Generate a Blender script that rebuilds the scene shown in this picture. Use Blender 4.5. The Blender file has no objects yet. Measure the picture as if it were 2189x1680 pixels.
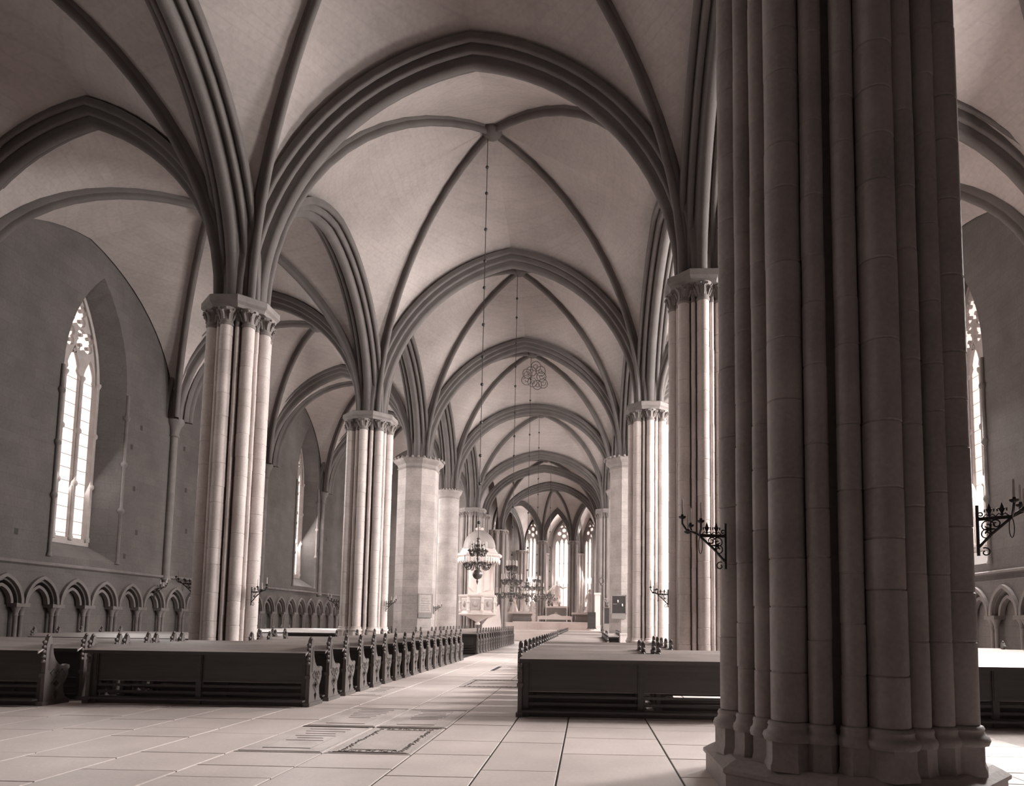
import bpy, bmesh, math, random
from mathutils import Vector, Matrix
from mathutils.geometry import tessellate_polygon
PI = math.pi
random.seed(7)
SC = bpy.context.scene
COL = SC.collection
# ------------------------------------------------------------------ camera
F, PX, PY = 1450.0, 1200.0, 1207.06
EYE = 1.6
cam = bpy.data.cameras.new('camera'); camo = bpy.data.objects.new('camera', cam); COL.objects.link(camo)
cam.sensor_fit = 'HORIZONTAL'; cam.sensor_width = 36.0
cam.lens = F / 2189 * 36
cam.shift_x = (1094.5 - PX) / 2189
cam.shift_y = (PY - 840.0) / 2189
cam.clip_end = 400
def _dir(u, v): return Vector((u - PX, -(v - PY), -F))
dY = _dir(1256, 1330).normalized()
dZ = _dir(1430, -16000); dZ = (dZ * (1 if dZ.y > 0 else -1)).normalized()
dX = dY.cross(dZ).normalized(); dZ = dX.cross(dY).normalized()
camo.matrix_world = Matrix(((dX.x, dX.y, dX.z, 0), (dY.x, dY.y, dY.z, 0), (dZ.x, dZ.y, dZ.z, EYE), (0, 0, 0, 1)))
SC.camera = camo
# ------------------------------------------------------------------ light
SC.view_settings.view_transform = 'Standard'; SC.view_settings.look = 'None'
SC.view_settings.gamma = 1.0; SC.view_settings.use_curve_mapping = False
SC.view_settings.exposure = 0.12
wd = bpy.data.worlds.new('sky'); SC.world = wd; wd.use_nodes = True
wd.node_tree.nodes['Background'].inputs[0].default_value = (0.9, 0.85, 0.82, 1)
wd.node_tree.nodes['Background'].inputs[1].default_value = 0.6
SUNNY = (1.0, 0.955, 0.925)
def daylight(x, y, z, w, h, n, power):
    l = bpy.data.lights.new('daylight', 'AREA'); l.shape = 'RECTANGLE'; l.size = w; l.size_y = h
    l.energy = power; l.color = SUNNY
    o = bpy.data.objects.new('daylight', l); COL.objects.link(o)
    nz = Vector(n).normalized(); o.location = Vector((x, y, z)) + nz * 0.9
    o.rotation_euler = (nz + Vector((0, 0, -0.42))).to_track_quat('-Z', 'Y').to_euler()
    return o
NP, SP_, EP = 1100, 2600, 800
WALL_N, WALL_S = -17.9, 12.4
NWIN = [12.2, 23.15, 33.0, 41.8, 50.7]  # first north window is out of view, added to light the near bay
SWIN = [15.4, 23.15, 32.9, 41.0, 49.8]  # first south window is out of view, added to light near floor and piers
for i, y in enumerate(NWIN): daylight(WALL_N - 0.85, y, 8.4, 2.2, 8.2, (1, 0, 0), NP * (0.15, 0.25, .9, 1.2, 1.2)[i])
for i, y in enumerate(SWIN): daylight(WALL_S + 0.85, y, 8.4, 2.2, 8.2, (-1, 0, 0), SP_ * (1.15, 1.5, 1.2, .9, .8)[i])
APSE = [(-11.5, 69), (-9.0, 80.5), (-5.4, 83.5), (-1.0, 83.5), (2.6, 80.5), (5.0, 69)]
for i, pw in ((0, EP), (1, EP), (2, EP), (3, EP), (4, EP)):
    (ax, ay), (bx_, by_) = APSE[i], APSE[i + 1]; q = math.hypot(bx_ - ax, by_ - ay)
    nxx, nyy = (by_ - ay) / q, -(bx_ - ax) / q
    t_ = (.5, .67, .53, .33, .5)[i]; daylight(ax + (bx_ - ax) * t_ - nxx * .6, ay + (by_ - ay) * t_ - nyy * .6, 8.4, 1.7, 9.5, ((by_ - ay) / q, -(bx_ - ax) / q, 0), pw)
daylight(1.95, 60.3, 8.4, 2.0, 8.2, (-1, 0, 0), EP)  # unseen lamp, added to brighten the chancel
# ------------------------------------------------------------------ materials
def sep(v, k=1.0): return (v, v * (1 - 0.12 * k), v * (1 - 0.165 * k), 1)
MATS = {}
def material(name, v, rough=0.8, var=0.25, scale=1.2, fine=30.0, bump=0.15, streak=None, course=None, rnd=0.0, tint=1.0, spec=0.4, coat=0.0):
    m = bpy.data.materials.new(name); m.use_nodes = True; nt = m.node_tree; N = nt.nodes; L = nt.links
    b = N['Principled BSDF']; b.inputs['Roughness'].default_value = rough
    b.inputs['Specular IOR Level'].default_value = spec
    if coat: b.inputs['Coat Weight'].default_value = coat; b.inputs['Coat Roughness'].default_value = 0.18
    g = N.new('ShaderNodeNewGeometry')
    n1 = N.new('ShaderNodeTexNoise'); n1.inputs['Scale'].default_value = scale; n1.inputs['Detail'].default_value = 5
    n2 = N.new('ShaderNodeTexNoise'); n2.inputs['Scale'].default_value = fine; n2.inputs['Detail'].default_value = 3
    mp = N.new('ShaderNodeMapping'); L.new(g.outputs['Position'], mp.inputs['Vector'])
    if streak: mp.inputs['Scale'].default_value = streak
    L.new(mp.outputs[0], n1.inputs['Vector']); L.new(mp.outputs[0], n2.inputs['Vector'])
    rmp = N.new('ShaderNodeMapRange'); rmp.inputs[1].default_value = 0.3; rmp.inputs[2].default_value = 0.7
    rmp.inputs[3].default_value = 1 - var; rmp.inputs[4].default_value = 1 + var * 0.6
    mx = N.new('ShaderNodeMath'); mx.operation = 'MULTIPLY_ADD'; mx.inputs[1].default_value = 0.65
    L.new(n1.outputs[0], mx.inputs[0])
    m2 = N.new('ShaderNodeMath'); m2.operation = 'MULTIPLY'; m2.inputs[1].default_value = 0.35
    L.new(n2.outputs[0], m2.inputs[0]); L.new(m2.outputs[0], mx.inputs[2]); L.new(mx.outputs[0], rmp.inputs[0])
    fac = rmp.outputs[0]; hgt = n2.outputs[0]
    if rnd:
        oi = N.new('ShaderNodeObjectInfo'); r2 = N.new('ShaderNodeMapRange')
        r2.inputs[3].default_value = 1 - rnd; r2.inputs[4].default_value = 1 + rnd
        L.new(oi.outputs['Random'], r2.inputs[0])
        mm = N.new('ShaderNodeMath'); mm.operation = 'MULTIPLY'; L.new(fac, mm.inputs[0]); L.new(r2.outputs[0], mm.inputs[1]); fac = mm.outputs[0]
    if course:
        # horizontal courses with broken vertical joints; 'course' = (axis: 'xz','yz','xy'), brick w, h, joint, depth)
        ax, bw, bh, jt, dk = course
        cx = N.new('ShaderNodeSeparateXYZ'); L.new(g.outputs['Position'], cx.inputs[0])
        cc = N.new('ShaderNodeCombineXYZ'); L.new(cx.outputs['XYZ'.index(ax[0].upper())], cc.inputs[0]); L.new(cx.outputs['XYZ'.index(ax[1].upper())], cc.inputs[1])
        bt = N.new('ShaderNodeTexBrick'); L.new(cc.outputs[0], bt.inputs['Vector'])
        bt.inputs['Scale'].default_value = 1; bt.inputs['Brick Width'].default_value = bw; bt.inputs['Row Height'].default_value = bh
        bt.inputs['Mortar Size'].default_value = jt; bt.inputs['Mortar Smooth'].default_value = 0.6
        bt.inputs['Color1'].default_value = (1, 1, 1, 1); bt.inputs['Color2'].default_value = (1 - dk * .8,) * 3 + (1,); bt.inputs['Mortar'].default_value = (1 - dk,) * 3 + (1,)
        mm = N.new('ShaderNodeMath'); mm.operation = 'MULTIPLY'; L.new(fac, mm.inputs[0]); L.new(bt.outputs['Color'], mm.inputs[1]); fac = mm.outputs[0]
    vm = N.new('ShaderNodeVectorMath'); vm.operation = 'SCALE'; vm.inputs[0].default_value = sep(v, tint)[:3]; L.new(fac, vm.inputs['Scale'])
    L.new(vm.outputs[0], b.inputs['Base Color'])
    if bump:
        bp = N.new('ShaderNodeBump'); bp.inputs['Strength'].default_value = bump; bp.inputs['Distance'].default_value = 0.02
        L.new(hgt, bp.inputs['Height']); L.new(bp.outputs[0], b.inputs['Normal'])
    MATS[name] = m
    return m
PLASTER = material('vault plaster', 0.46, 0.9, 0.2, 0.5, 9, 0.2, course=('y' + 'z', 0.9, 0.16, 0.02, 0.07))
RIBST = material('rib stone', 0.145, 0.85, 0.22, 1.5, 25, 0.2)
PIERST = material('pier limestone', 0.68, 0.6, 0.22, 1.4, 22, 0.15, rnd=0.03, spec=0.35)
CAPST = material('grey capital and core shade stone', 0.26, 0.75, 0.25, 3, 30, 0.2)
PIERDK = material('darker pier limestone', 0.42, 0.6, 0.25, 1.4, 22, 0.2, rnd=0.04, spec=0.35)  # darker limestone for the two nearest piers
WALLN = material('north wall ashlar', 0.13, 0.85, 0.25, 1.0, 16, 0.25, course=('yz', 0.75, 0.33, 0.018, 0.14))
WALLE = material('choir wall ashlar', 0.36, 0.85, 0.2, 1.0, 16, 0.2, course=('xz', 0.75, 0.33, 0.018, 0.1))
TRIMST = material('carved wall stone', 0.17, 0.8, 0.25, 3, 30, 0.25)
TRACST = material('tracery stone', 0.4, 0.8, 0.2, 3, 30, 0.2)
FLOORM = material('limestone paving bed', 0.6, 0.42, 0.3, 0.8, 12, 0.1, course=('xy', 1.9, 1.0, 0.02, 0.25), spec=0.6)
FLAG = material('limestone flagstone', 0.78, 0.5, 0.16, 1.1, 24, 0.06, rnd=0.05, spec=0.6)
GRAVE = material('carved grave slab stone', 0.7, 0.5, 0.25, 2.2, 30, 0.08, rnd=0.04, spec=0.6)
CARVE = material('worn carving', 0.34, 0.6, 0.3, 6, 40, 0.2)
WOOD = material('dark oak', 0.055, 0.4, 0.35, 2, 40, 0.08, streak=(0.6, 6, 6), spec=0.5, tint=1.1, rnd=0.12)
WOODL = material('polished oak with painted glare', 0.42, 0.35, 0.3, 2, 30, 0.05, streak=(0.6, 5, 5), spec=0.6, tint=1.1, rnd=0.1)  # window glare on ledges and seats painted in as lighter oak
WOODE = material('carved oak bench ends', 0.14, 0.45, 0.35, 2, 40, 0.08, streak=(6, 6, 0.6), spec=0.4, tint=1.1, rnd=0.1)
PILLST = material('mottled pillar limestone', 0.5, 0.7, 0.3, 1.6, 14, 0.2, rnd=0.07, spec=0.3)
PILLCAP = material('pillar capital stone', 0.36, 0.75, 0.25, 3, 25, 0.2)
CHOIRST = material('grey choir limestone', 0.36, 0.7, 0.22, 1.4, 22, 0.15, spec=0.3)
MORTAR = material('dark joint mortar and hole shade', 0.06, 0.9, 0.2, 3, 25, 0)
IRON = material('black wrought iron', 0.035, 0.5, 0.3, 5, 40, 0.1, spec=0.5)
BRASS = material('dark brass', 0.11, 0.35, 0.3, 4, 40, 0.05, tint=1.3, spec=0.8)
WAX = material('candle wax', 0.75, 0.5, 0.05, 4, 30, 0)
MARBLE = material('white marble', 0.85, 0.5, 0.1, 3, 20, 0.05)
CREAM = material('cream painted wood', 0.80, 0.5, 0.1, 2, 20, 0.05)
CREAMD = material('carved drapery grey', 0.55, 0.7, 0.2, 3, 20, 0.1)
CLOTH = material('white linen', 0.85, 0.9, 0.06, 3, 60, 0.1)
BOARD = material('black board', 0.05, 0.5, 0.2, 3, 30, 0)
PANEL = material('grey painted panel', 0.30, 0.6, 0.15, 3, 30, 0)
PAPER = material('pale board face', 0.5, 0.8, 0.25, 9, 40, 0)
FOLI = material('dried flowers', 0.3, 0.8, 0.4, 12, 40, 0)
PAINTV = material('vault painting line', 0.15, 0.9, 0.3, 4, 20, 0)
SANDST = material('pale step stone', 0.85, 0.6, 0.15, 1, 20, 0.1)
def glassmat():
    m = bpy.data.materials.new('daylit glass'); m.use_nodes = True; nt = m.node_tree; N = nt.nodes; L = nt.links
    b = N['Principled BSDF']; b.inputs['Base Color'].default_value = (0.7, .66, .63, 1); b.inputs['Roughness'].default_value = 0.3
    b.inputs['Emission Color'].default_value = (0.80, 0.70, 0.65, 1); b.inputs['Emission Strength'].default_value = 1.0
    return m
GLASS = glassmat()
# ------------------------------------------------------------------ mesh helpers
class MB:
    def __init__(s): s.v = []; s.f = []; s.sm = []
    def add(s, vs, fs, smooth=False):
        o = len(s.v); s.v += [tuple(p) for p in vs]
        for f in fs: s.f.append(tuple(i + o for i in f)); s.sm.append(smooth)
        return s
    def box(s, a, b, taper=0.0):
        x0, y0, z0 = a; x1, y1, z1 = b; t = taper
        s.add([(x0, y0, z0), (x1, y0, z0), (x1, y1, z0), (x0, y1, z0), (x0 + t, y0 + t, z1), (x1 - t, y0 + t, z1), (x1 - t, y1 - t, z1), (x0 + t, y1 - t, z1)],
              [(3, 2, 1, 0), (4, 5, 6, 7), (0, 1, 5, 4), (1, 2, 6, 5), (2, 3, 7, 6), (3, 0, 4, 7)]); return s
    def bbox(s, a, b, c=0.01):      # box with chamfered top
        x0, y0, z0 = a; x1, y1, z1 = b
        s.box((x0, y0, z0), (x1, y1, z1 - c)); s.f.pop(-5); s.sm.pop()
        o = len(s.v) - 8
        s.v += [(x0 + c, y0 + c, z1), (x1 - c, y0 + c, z1), (x1 - c, y1 - c, z1), (x0 + c, y1 - c, z1)]
        for q in ((8, 9, 10, 11), (4, 5, 9, 8), (5, 6, 10, 9), (6, 7, 11, 10), (7, 4, 8, 11)):
            s.f.append(tuple(o + i for i in q)); s.sm.append(False)
        return s
    def lathe(s, prof, n=16, c=(0, 0, 0), smooth=True, ph=0.0, cap=True, sx=1, sy=1):
        o = len(s.v)
        for r, z in prof:
            for k in range(n):
                a = ph + 2 * PI * k / n; s.v.append((c[0] + r * math.cos(a) * sx, c[1] + r * math.sin(a) * sy, c[2] + z))
        m = len(prof)
        for i in range(m - 1):
            for k in range(n):
                k2 = (k + 1) % n
                s.f.append((o + i * n + k, o + i * n + k2, o + (i + 1) * n + k2, o + (i + 1) * n + k)); s.sm.append(smooth)
        if cap:
            s.f.append(tuple(o + n - 1 - k for k in range(n))); s.sm.append(False)
            s.f.append(tuple(o + (m - 1) * n + k for k in range(n))); s.sm.append(False)
        return s
    def tube(s, pts, r, n=6, cap=True):
        pts = [Vector(p) for p in pts]; o = len(s.v); m = len(pts)
        rs = r if isinstance(r, (list, tuple)) else [r] * m
        up = None
        for i, p in enumerate(pts):
            t = (pts[min(i + 1, m - 1)] - pts[max(i - 1, 0)])
            if t.length < 1e-9: t = Vector((0, 0, 1))
            t.normalize()
            if up is None: up = Vector((0, 0, 1)) if abs(t.z) < 0.9 else Vector((1, 0, 0))
            a = t.cross(up)
            if a.length < 1e-6: a = t.cross(Vector((0, 1, 0.1)))
            a.normalize(); b = a.cross(t); up = b
            for k in range(n):
                th = 2 * PI * k / n; s.v.append(tuple(p + (a * math.cos(th) + b * math.sin(th)) * rs[i]))
        for i in range(m - 1):
            for k in range(n):
                k2 = (k + 1) % n
                s.f.append((o + i * n + k, o + i * n + k2, o + (i + 1) * n + k2, o + (i + 1) * n + k)); s.sm.append(True)
        if cap:
            s.f.append(tuple(o + n - 1 - k for k in range(n))); s.sm.append(False)
            s.f.append(tuple(o + (m - 1) * n + k for k in range(n))); s.sm.append(False)
        return s
    def ball(s, c, r, n=8, m=6, sz=1.0):
        return s.lathe([(max(r * math.sin(PI * i / m), 1e-4), -r * sz * math.cos(PI * i / m)) for i in range(m + 1)], n, c, True, cap=False)
    def extrude(s, outer, holes, mapf, d0, d1, back=True):
        # 2-D polygon with holes, mapped by mapf(u, v, d) and thickened from d0 (front) to d1
        loops = [outer] + holes
        flat = [p for l in loops for p in l]
        tris = tessellate_polygon([[Vector((u, v, 0)) for u, v in l] for l in loops])
        o = len(s.v); n = len(flat)
        s.v += [tuple(mapf(u, v, d0)) for u, v in flat]; s.v += [tuple(mapf(u, v, d1)) for u, v in flat]
        for t in tris:
            s.f.append(tuple(o + i for i in t)); s.sm.append(False)
            if back: s.f.append(tuple(o + n + i for i in reversed(t))); s.sm.append(False)
        k = 0
        for l in loops:
            m = len(l)
            for i in range(m):
                j = (i + 1) % m
                s.f.append((o + k + i, o + k + j, o + n + k + j, o + n + k + i)); s.sm.append(False)
            k += m
        return s
    def xf(s, M):
        s.v = [tuple(M @ Vector(p)) for p in s.v]; return s
    def mesh(s, name, mat, recalc=True):
        me = bpy.data.meshes.new(name); me.from_pydata(s.v, [], s.f)
        me.polygons.foreach_set('use_smooth', s.sm)
        if recalc:
            bm = bmesh.new(); bm.from_mesh(me); bmesh.ops.recalc_face_normals(bm, faces=bm.faces); bm.to_mesh(me); bm.free()
        if any(s.sm): me.set_sharp_from_angle(angle=math.radians(28 if name in ('drum', 'course') else 50))
        me.materials.append(mat); me.update()
        return me
    def build(s, name, mat, parent=None, recalc=True):
        return put(name, s.mesh(name, mat, recalc), parent)
def put(name, me, parent=None, loc=(0, 0, 0), rz=0.0, sc=None):
    o = bpy.data.objects.new(name, me); COL.objects.link(o); o.parent = parent
    o.location = loc
    if rz: o.rotation_euler = (0, 0, rz)
    if sc: o.scale = sc
    return o
def tag(o, label, cat, group=None):
    o['label'] = label; o['category'] = cat
    if group: o['group'] = group
    return o
def thing(name, label, cat, loc=(0, 0, 0), rz=0.0, group=None):
    o = bpy.data.objects.new(name, None); COL.objects.link(o); o.location = loc; o.rotation_euler = (0, 0, rz); o.empty_display_size = 0.2
    return tag(o, label, cat, group)
def struct(o, label=None):
    o['kind'] = 'structure'
    if label: o['label'] = label
    return o
def root(name, label=None, loc=(0, 0, 0)):
    o = bpy.data.objects.new(name, None); COL.objects.link(o); o.location = loc; return struct(o, label)
def copy_tree(o, parent=None):
    c = o.copy(); COL.objects.link(c)
    if parent: c.parent = parent
    for ch in o.children: copy_tree(ch, c)
    return c
ORD = 'first second third fourth fifth sixth seventh eighth ninth tenth eleventh twelfth thirteenth fourteenth fifteenth sixteenth seventeenth eighteenth nineteenth twentieth'.split()
# ------------------------------------------------------------------ arches and vaults
def half_arc(p0, ap, n, ell=False):
    # points and (horizontal, vertical) tangents from springing p0 to apex ap
    h = Vector((ap[0] - p0[0], ap[1] - p0[1])); d = h.length; r = ap[2] - p0[2]; u = h / d
    out = []
    if r >= d and not ell:
        R = (d * d + r * r) / (2 * d); tm = math.asin(min(1, r / R))
        for i in range(n + 1):
            t = tm * i / n; x = R * (1 - math.cos(t)); z = R * math.sin(t)
            out.append((Vector((p0[0] + u.x * x, p0[1] + u.y * x, p0[2] + z)), math.sin(t), math.cos(t)))
    else:
        k = 0.90                                   # nearly a quarter ellipse, slightly pointed at the crown
        tm = PI / 2 * k; c1 = 1 - math.cos(tm); s1 = math.sin(tm)
        for i in range(n + 1):
            t = tm * i / n; x = d * (1 - math.cos(t)) / c1; z = r * math.sin(t) / s1
            tx, tz = d * math.sin(t) / c1, r * math.cos(t) / s1; q = math.hypot(tx, tz)
            out.append((Vector((p0[0] + u.x * x, p0[1] + u.y * x, p0[2] + z)), tx / q, tz / q))
    return out, u
def arch_mb(p0, p1, zap, prof, n=14, ell=False, mb=None):
    ap = ((p0[0] + p1[0]) / 2, (p0[1] + p1[1]) / 2, zap)
    mb = mb or MB()
    A, u = half_arc(p0, ap, n, ell); B, u2 = half_arc(p1, ap, n, ell)
    side = Vector((-u.y, u.x, 0)); U = Vector((u.x, u.y, 0)); Z = Vector((0, 0, 1))
    seq = []
    for i, (p, tx, tz) in enumerate(A):
        nv = U * tz - Z * tx
        if i == n: nv = -Z / max(tx, 0.5)
        seq.append((p, nv))
    for i, (p, tx, tz) in reversed(list(enumerate(B))[:-1]):
        seq.append((p, -U * tz - Z * tx))
    m = len(prof); o = len(mb.v)
    for p, nv in seq:
        for a, b in prof: mb.v.append(tuple(p + side * a + nv * b))
    for i in range(len(seq) - 1):
        for k in range(m):
            k2 = (k + 1) % m
            mb.f.append((o + i * m + k, o + i * m + k2, o + (i + 1) * m + k2, o + (i + 1) * m + k)); mb.sm.append(True)
    mb.f.append(tuple(o + m - 1 - k for k in range(m))); mb.sm.append(False)
    mb.f.append(tuple(o + (len(seq) - 1) * m + k for k in range(m))); mb.sm.append(False)
    return mb
def roll(cx, cy, r, a0, a1, n=5):
    return [(cx + r * math.cos(math.radians(a0 + (a1 - a0) * i / n)), cy + r * math.sin(math.radians(a0 + (a1 - a0) * i / n))) for i in range(n + 1)]
def mould(s=1.0, d=1.0):
    # stepped arch moulding with rolls, a = across, b = towards the opening
    R = [(0.66, -0.08), (0.66, 0.06)] + roll(0.57, 0.16, 0.09, 0, 140) + [(0.46, 0.12), (0.43, 0.30)] + roll(0.34, 0.42, 0.09, 0, 140) + [(0.24, 0.34), (0.19, 0.52)] + roll(0.0, 0.64, 0.17, -10, 90, 5)
    Lf = [(-a, b) for a, b in reversed(R[:-1])]
    return [(a * s, b * d) for a, b in R + Lf]
RIBP = [(a * .8, b * .85) for a, b in [(0.16, -0.1), (0.16, 0.06), (0.10, 0.12)] + roll(0, 0.22, 0.12, -20, 200, 7) + [(-0.10, 0.12), (-0.16, 0.06), (-0.16, -0.1)]]
ceiling = root('ceiling', 'whitewashed ribbed vaults on stone arches')
WEBS = []
def off(p, q, d):
    v = Vector((q[0] - p[0], q[1] - p[1])); v.normalize(); return (p[0] + v.x * d, p[1] + v.y * d, p[2])
def web(curve_a, curve_b, m=5):
    mb = MB(); n = len(curve_a)
    for i in range(n):
        for j in range(m + 1):
            t = j / m; p = curve_a[i] * (1 - t) + curve_b[i] * t; mb.v.append(tuple(p))
    for i in range(n - 1):
        for j in range(m):
            mb.f.append((i * (m + 1) + j, i * (m + 1) + j + 1, (i + 1) * (m + 1) + j + 1, (i + 1) * (m + 1) + j)); mb.sm.append(True)
    return mb
def vault(c, apx, boss, offs=(0.1,) * 4, roff=0.42, ribs=True, ell=(False,) * 4, bossb=True, n=14, bxy=None):
    # c: four corners in order, apx[i]: extrados height of the boundary arch c[i]-c[i+1], boss: z of the crown
    bx = sum(p[0] for p in c) / 4; by = sum(p[1] for p in c) / 4; bx, by = bxy or (bx, by); B = (bx, by, boss)
    ribc = []
    for p in c:
        q = off(p, B, roff); pts, _ = half_arc(q, B, n); ribc.append([x[0] for x in pts])
    for i in range(4):
        j = (i + 1) % 4; mb = MB()
        ap = ((c[i][0] + c[j][0]) / 2, (c[i][1] + c[j][1]) / 2, apx[i])
        for a, b in ((i, j), (j, i)):
            pts, _ = half_arc(off(c[a], c[b], offs[i]), ap, n, ell[i])
            w = web([x[0] for x in pts], ribc[a]); mb.add(w.v, w.f, True)
        WEBS.append(mb.build('vault_web', PLASTER, ceiling, recalc=False))
    if ribs:
        for i in range(2):
            q0, q1 = off(c[i], B, roff), off(c[i + 2], B, roff)
            arch2(q0, B, q1).build('diagonal_rib', RIBST, ceiling)
    if bossb:
        MB().lathe([(0.05, 0.05), (0.34, 0.0), (0.36, -0.22), (0.24, -0.36), (0.1, -0.42), (0.01, -0.43)], 12, B).build('vault_boss', RIBST, ceiling)
    return B
def arch2(q0, B, q1, prof=None, n=14):
    mb = MB(); prof = prof or RIBP
    for q in (q0, q1):
        A, u = half_arc(q, B, n); side = Vector((-u.y, u.x, 0)); U = Vector((u.x, u.y, 0)); Z = Vector((0, 0, 1))
        o = len(mb.v); m = len(prof)
        for p, tx, tz in A:
            nv = U * tz - Z * tx
            for a, b in prof: mb.v.append(tuple(p + side * a + nv * b))
        for i in range(n):
            for k in range(m):
                k2 = (k + 1) % m; mb.f.append((o + i * m + k, o + i * m + k2, o + (i + 1) * m + k2, o + (i + 1) * m + k)); mb.sm.append(True)
    return mb
# ------------------------------------------------------------------ plan of the hall
LX = [-9.3, -9.3, -9.3, -9.3, -9.3, -9.3, -9.3]
RX = [2.64, 2.64, 2.8, 2.48, 2.13, 2.0, 1.55]
YS = [-3.6, 7.2, 17.1, 27.9, 36.2, 44.3, 53.5]
LZ = [10.0, 10.0, 9.8, 10.15, 10.2, 10.25, 10.5]
RZ = [10.4, 10.4, 10.4, 10.6, 10.3, 10.3, 10.5]
WZ = 10.0
NAP = [16.95, 16.95, 17.05, 17.27, 16.97, 15.9, 15.1]      # crown of each transverse nave arch (extrados)
NBO = [18.6, 18.6, 19.0, 19.0, 18.1, 17.0]
AAP, ATR, ABO, WAP = 15.6, 15.5, 16.2, 15.0
Lc = [(LX[i], YS[i], LZ[i]) for i in range(7)]; Rc = [(RX[i], YS[i], RZ[i]) for i in range(7)]
NW = [(WALL_N + 0.05, y, WZ) for y in YS]; SW = [(WALL_S - 0.05, y, WZ) for y in YS]
BOSS = []
BIG = mould(0.85, 0.64); MID = mould(0.75, 0.62); SLIM = mould(0.5, 0.5)
for i in range(6):
    ell5 = (i + 1 == 6)
    BOSS.append(vault([Lc[i], Rc[i], Rc[i + 1], Lc[i + 1]], [NAP[i], AAP, NAP[i + 1], AAP], NBO[i], ell=(False, False, ell5, False), bxy=(-3.55, (YS[i] + YS[i + 1]) / 2)))
    vault([NW[i], Lc[i], Lc[i + 1], NW[i + 1]], [ATR, AAP, ATR, WAP], ABO, bossb=i > 0)
    vault([Rc[i], SW[i], SW[i + 1], Rc[i + 1]], [ATR, WAP, ATR, AAP], ABO, bossb=i > 0)
for i in range(7):
    P = BIG if i < 4 else MID
    arch_mb(off(Lc[i], Rc[i], .1), off(Rc[i], Lc[i], .1), NAP[i], P, 18, ell=(i == 6)).build('transverse_arch', RIBST, ceiling)
    if i < 6 or True:
        arch_mb(off(NW[i], Lc[i], -.2), off(Lc[i], NW[i], .1), ATR, MID).build('aisle_arch', RIBST, ceiling)
        arch_mb(off(Rc[i], SW[i], .1), off(SW[i], Rc[i], -.2), ATR, MID).build('aisle_arch', RIBST, ceiling)
    if i < 6:
        arch_mb(off(Lc[i], Lc[i + 1], .1), off(Lc[i + 1], Lc[i], .1), AAP, BIG).build('arcade_arch', RIBST, ceiling)
        arch_mb(off(Rc[i], Rc[i + 1], .1), off(Rc[i + 1], Rc[i], .1), AAP, BIG).build('arcade_arch', RIBST, ceiling)
# ------------------------------------------------------------------ floor
floor = struct(MB().box((WALL_N - 1.2, -4, -0.3), (WALL_S + 1.2, 90, -0.015)).build('floor', FLOORM), 'worn limestone paving with old grave slabs')
MB().box((-13.2, 4.2, -.08), (5.9, 35, -.011)).build('joint_mortar', MORTAR, floor)
# flagstones: columns across, random lengths along the nave
cols = [-13.2, -11.9, -10.75, -9.55, -8.5, -7.45, -6.4, -5.3, -4.25, -3.15, -2.08, -1.14, -0.3, 0.98, 2.1, 3.3, 4.6, 5.9]
gap = 0.011
flag_cache = {}
def flag(x0, x1, y0, y1, name='flagstone', mat=FLAG, h=0.0):
    w, l = round(x1 - x0, 2), round(y1 - y0, 2)
    key = (w, l, name)
    if key not in flag_cache:
        flag_cache[key] = MB().bbox((-w / 2 + gap, -l / 2 + gap, -0.1), (w / 2 - gap, l / 2 - gap, 0), 0.004).mesh(name, mat)
    o = put(name, flag_cache[key], floor, ((x0 + x1) / 2, (y0 + y1) / 2, h + random.uniform(-0.003, 0.002)))
    return o
graves = [(-4.25, -3.15, 8.15, 10.1), (-3.15, -2.08, 8.15, 10.15), (-4.25, -3.15, 10.2, 12.3), (-3.15, -2.08, 10.2, 12.2), (-3.15, -1.14, 16.5, 18.6), (-5.3 + .2, -4.25, 14.2, 16.2), (-3.0, -1.3, 22, 24.2)]
rs = random.Random(3)
for ci in range(len(cols) - 1):
    x0, x1 = cols[ci], cols[ci + 1]
    y = 5.4 + rs.uniform(-0.6, 0.2)
    ymax = 34 if -5.4 < x0 < -1.2 else 15.5
    while y < ymax:
        l = rs.choice([0.55, 0.75, 0.95, 1.15, 1.4, 1.7])
        g = [q for q in graves if abs(q[0] - x0) < 0.3 and abs(q[1] - x1) < 0.3 and q[2] < y + l and q[3] > y]
        if g:
            q = g[0]
            if q[2] - y > 0.2: flag(x0, x1, y, q[2])
            y = q[3]; continue
        big = [q for q in graves if (q[1] - q[0]) > 1.4 and q[0] - 0.2 <= x0 and q[1] + 0.2 >= x1 and q[2] < y + l and q[3] > y]
        if big:
            q = big[0]
            if q[2] - y > 0.2: flag(x0, x1, y, q[2])
            y = q[3]; continue
        flag(x0, x1, y, y + l); y += l
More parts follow.
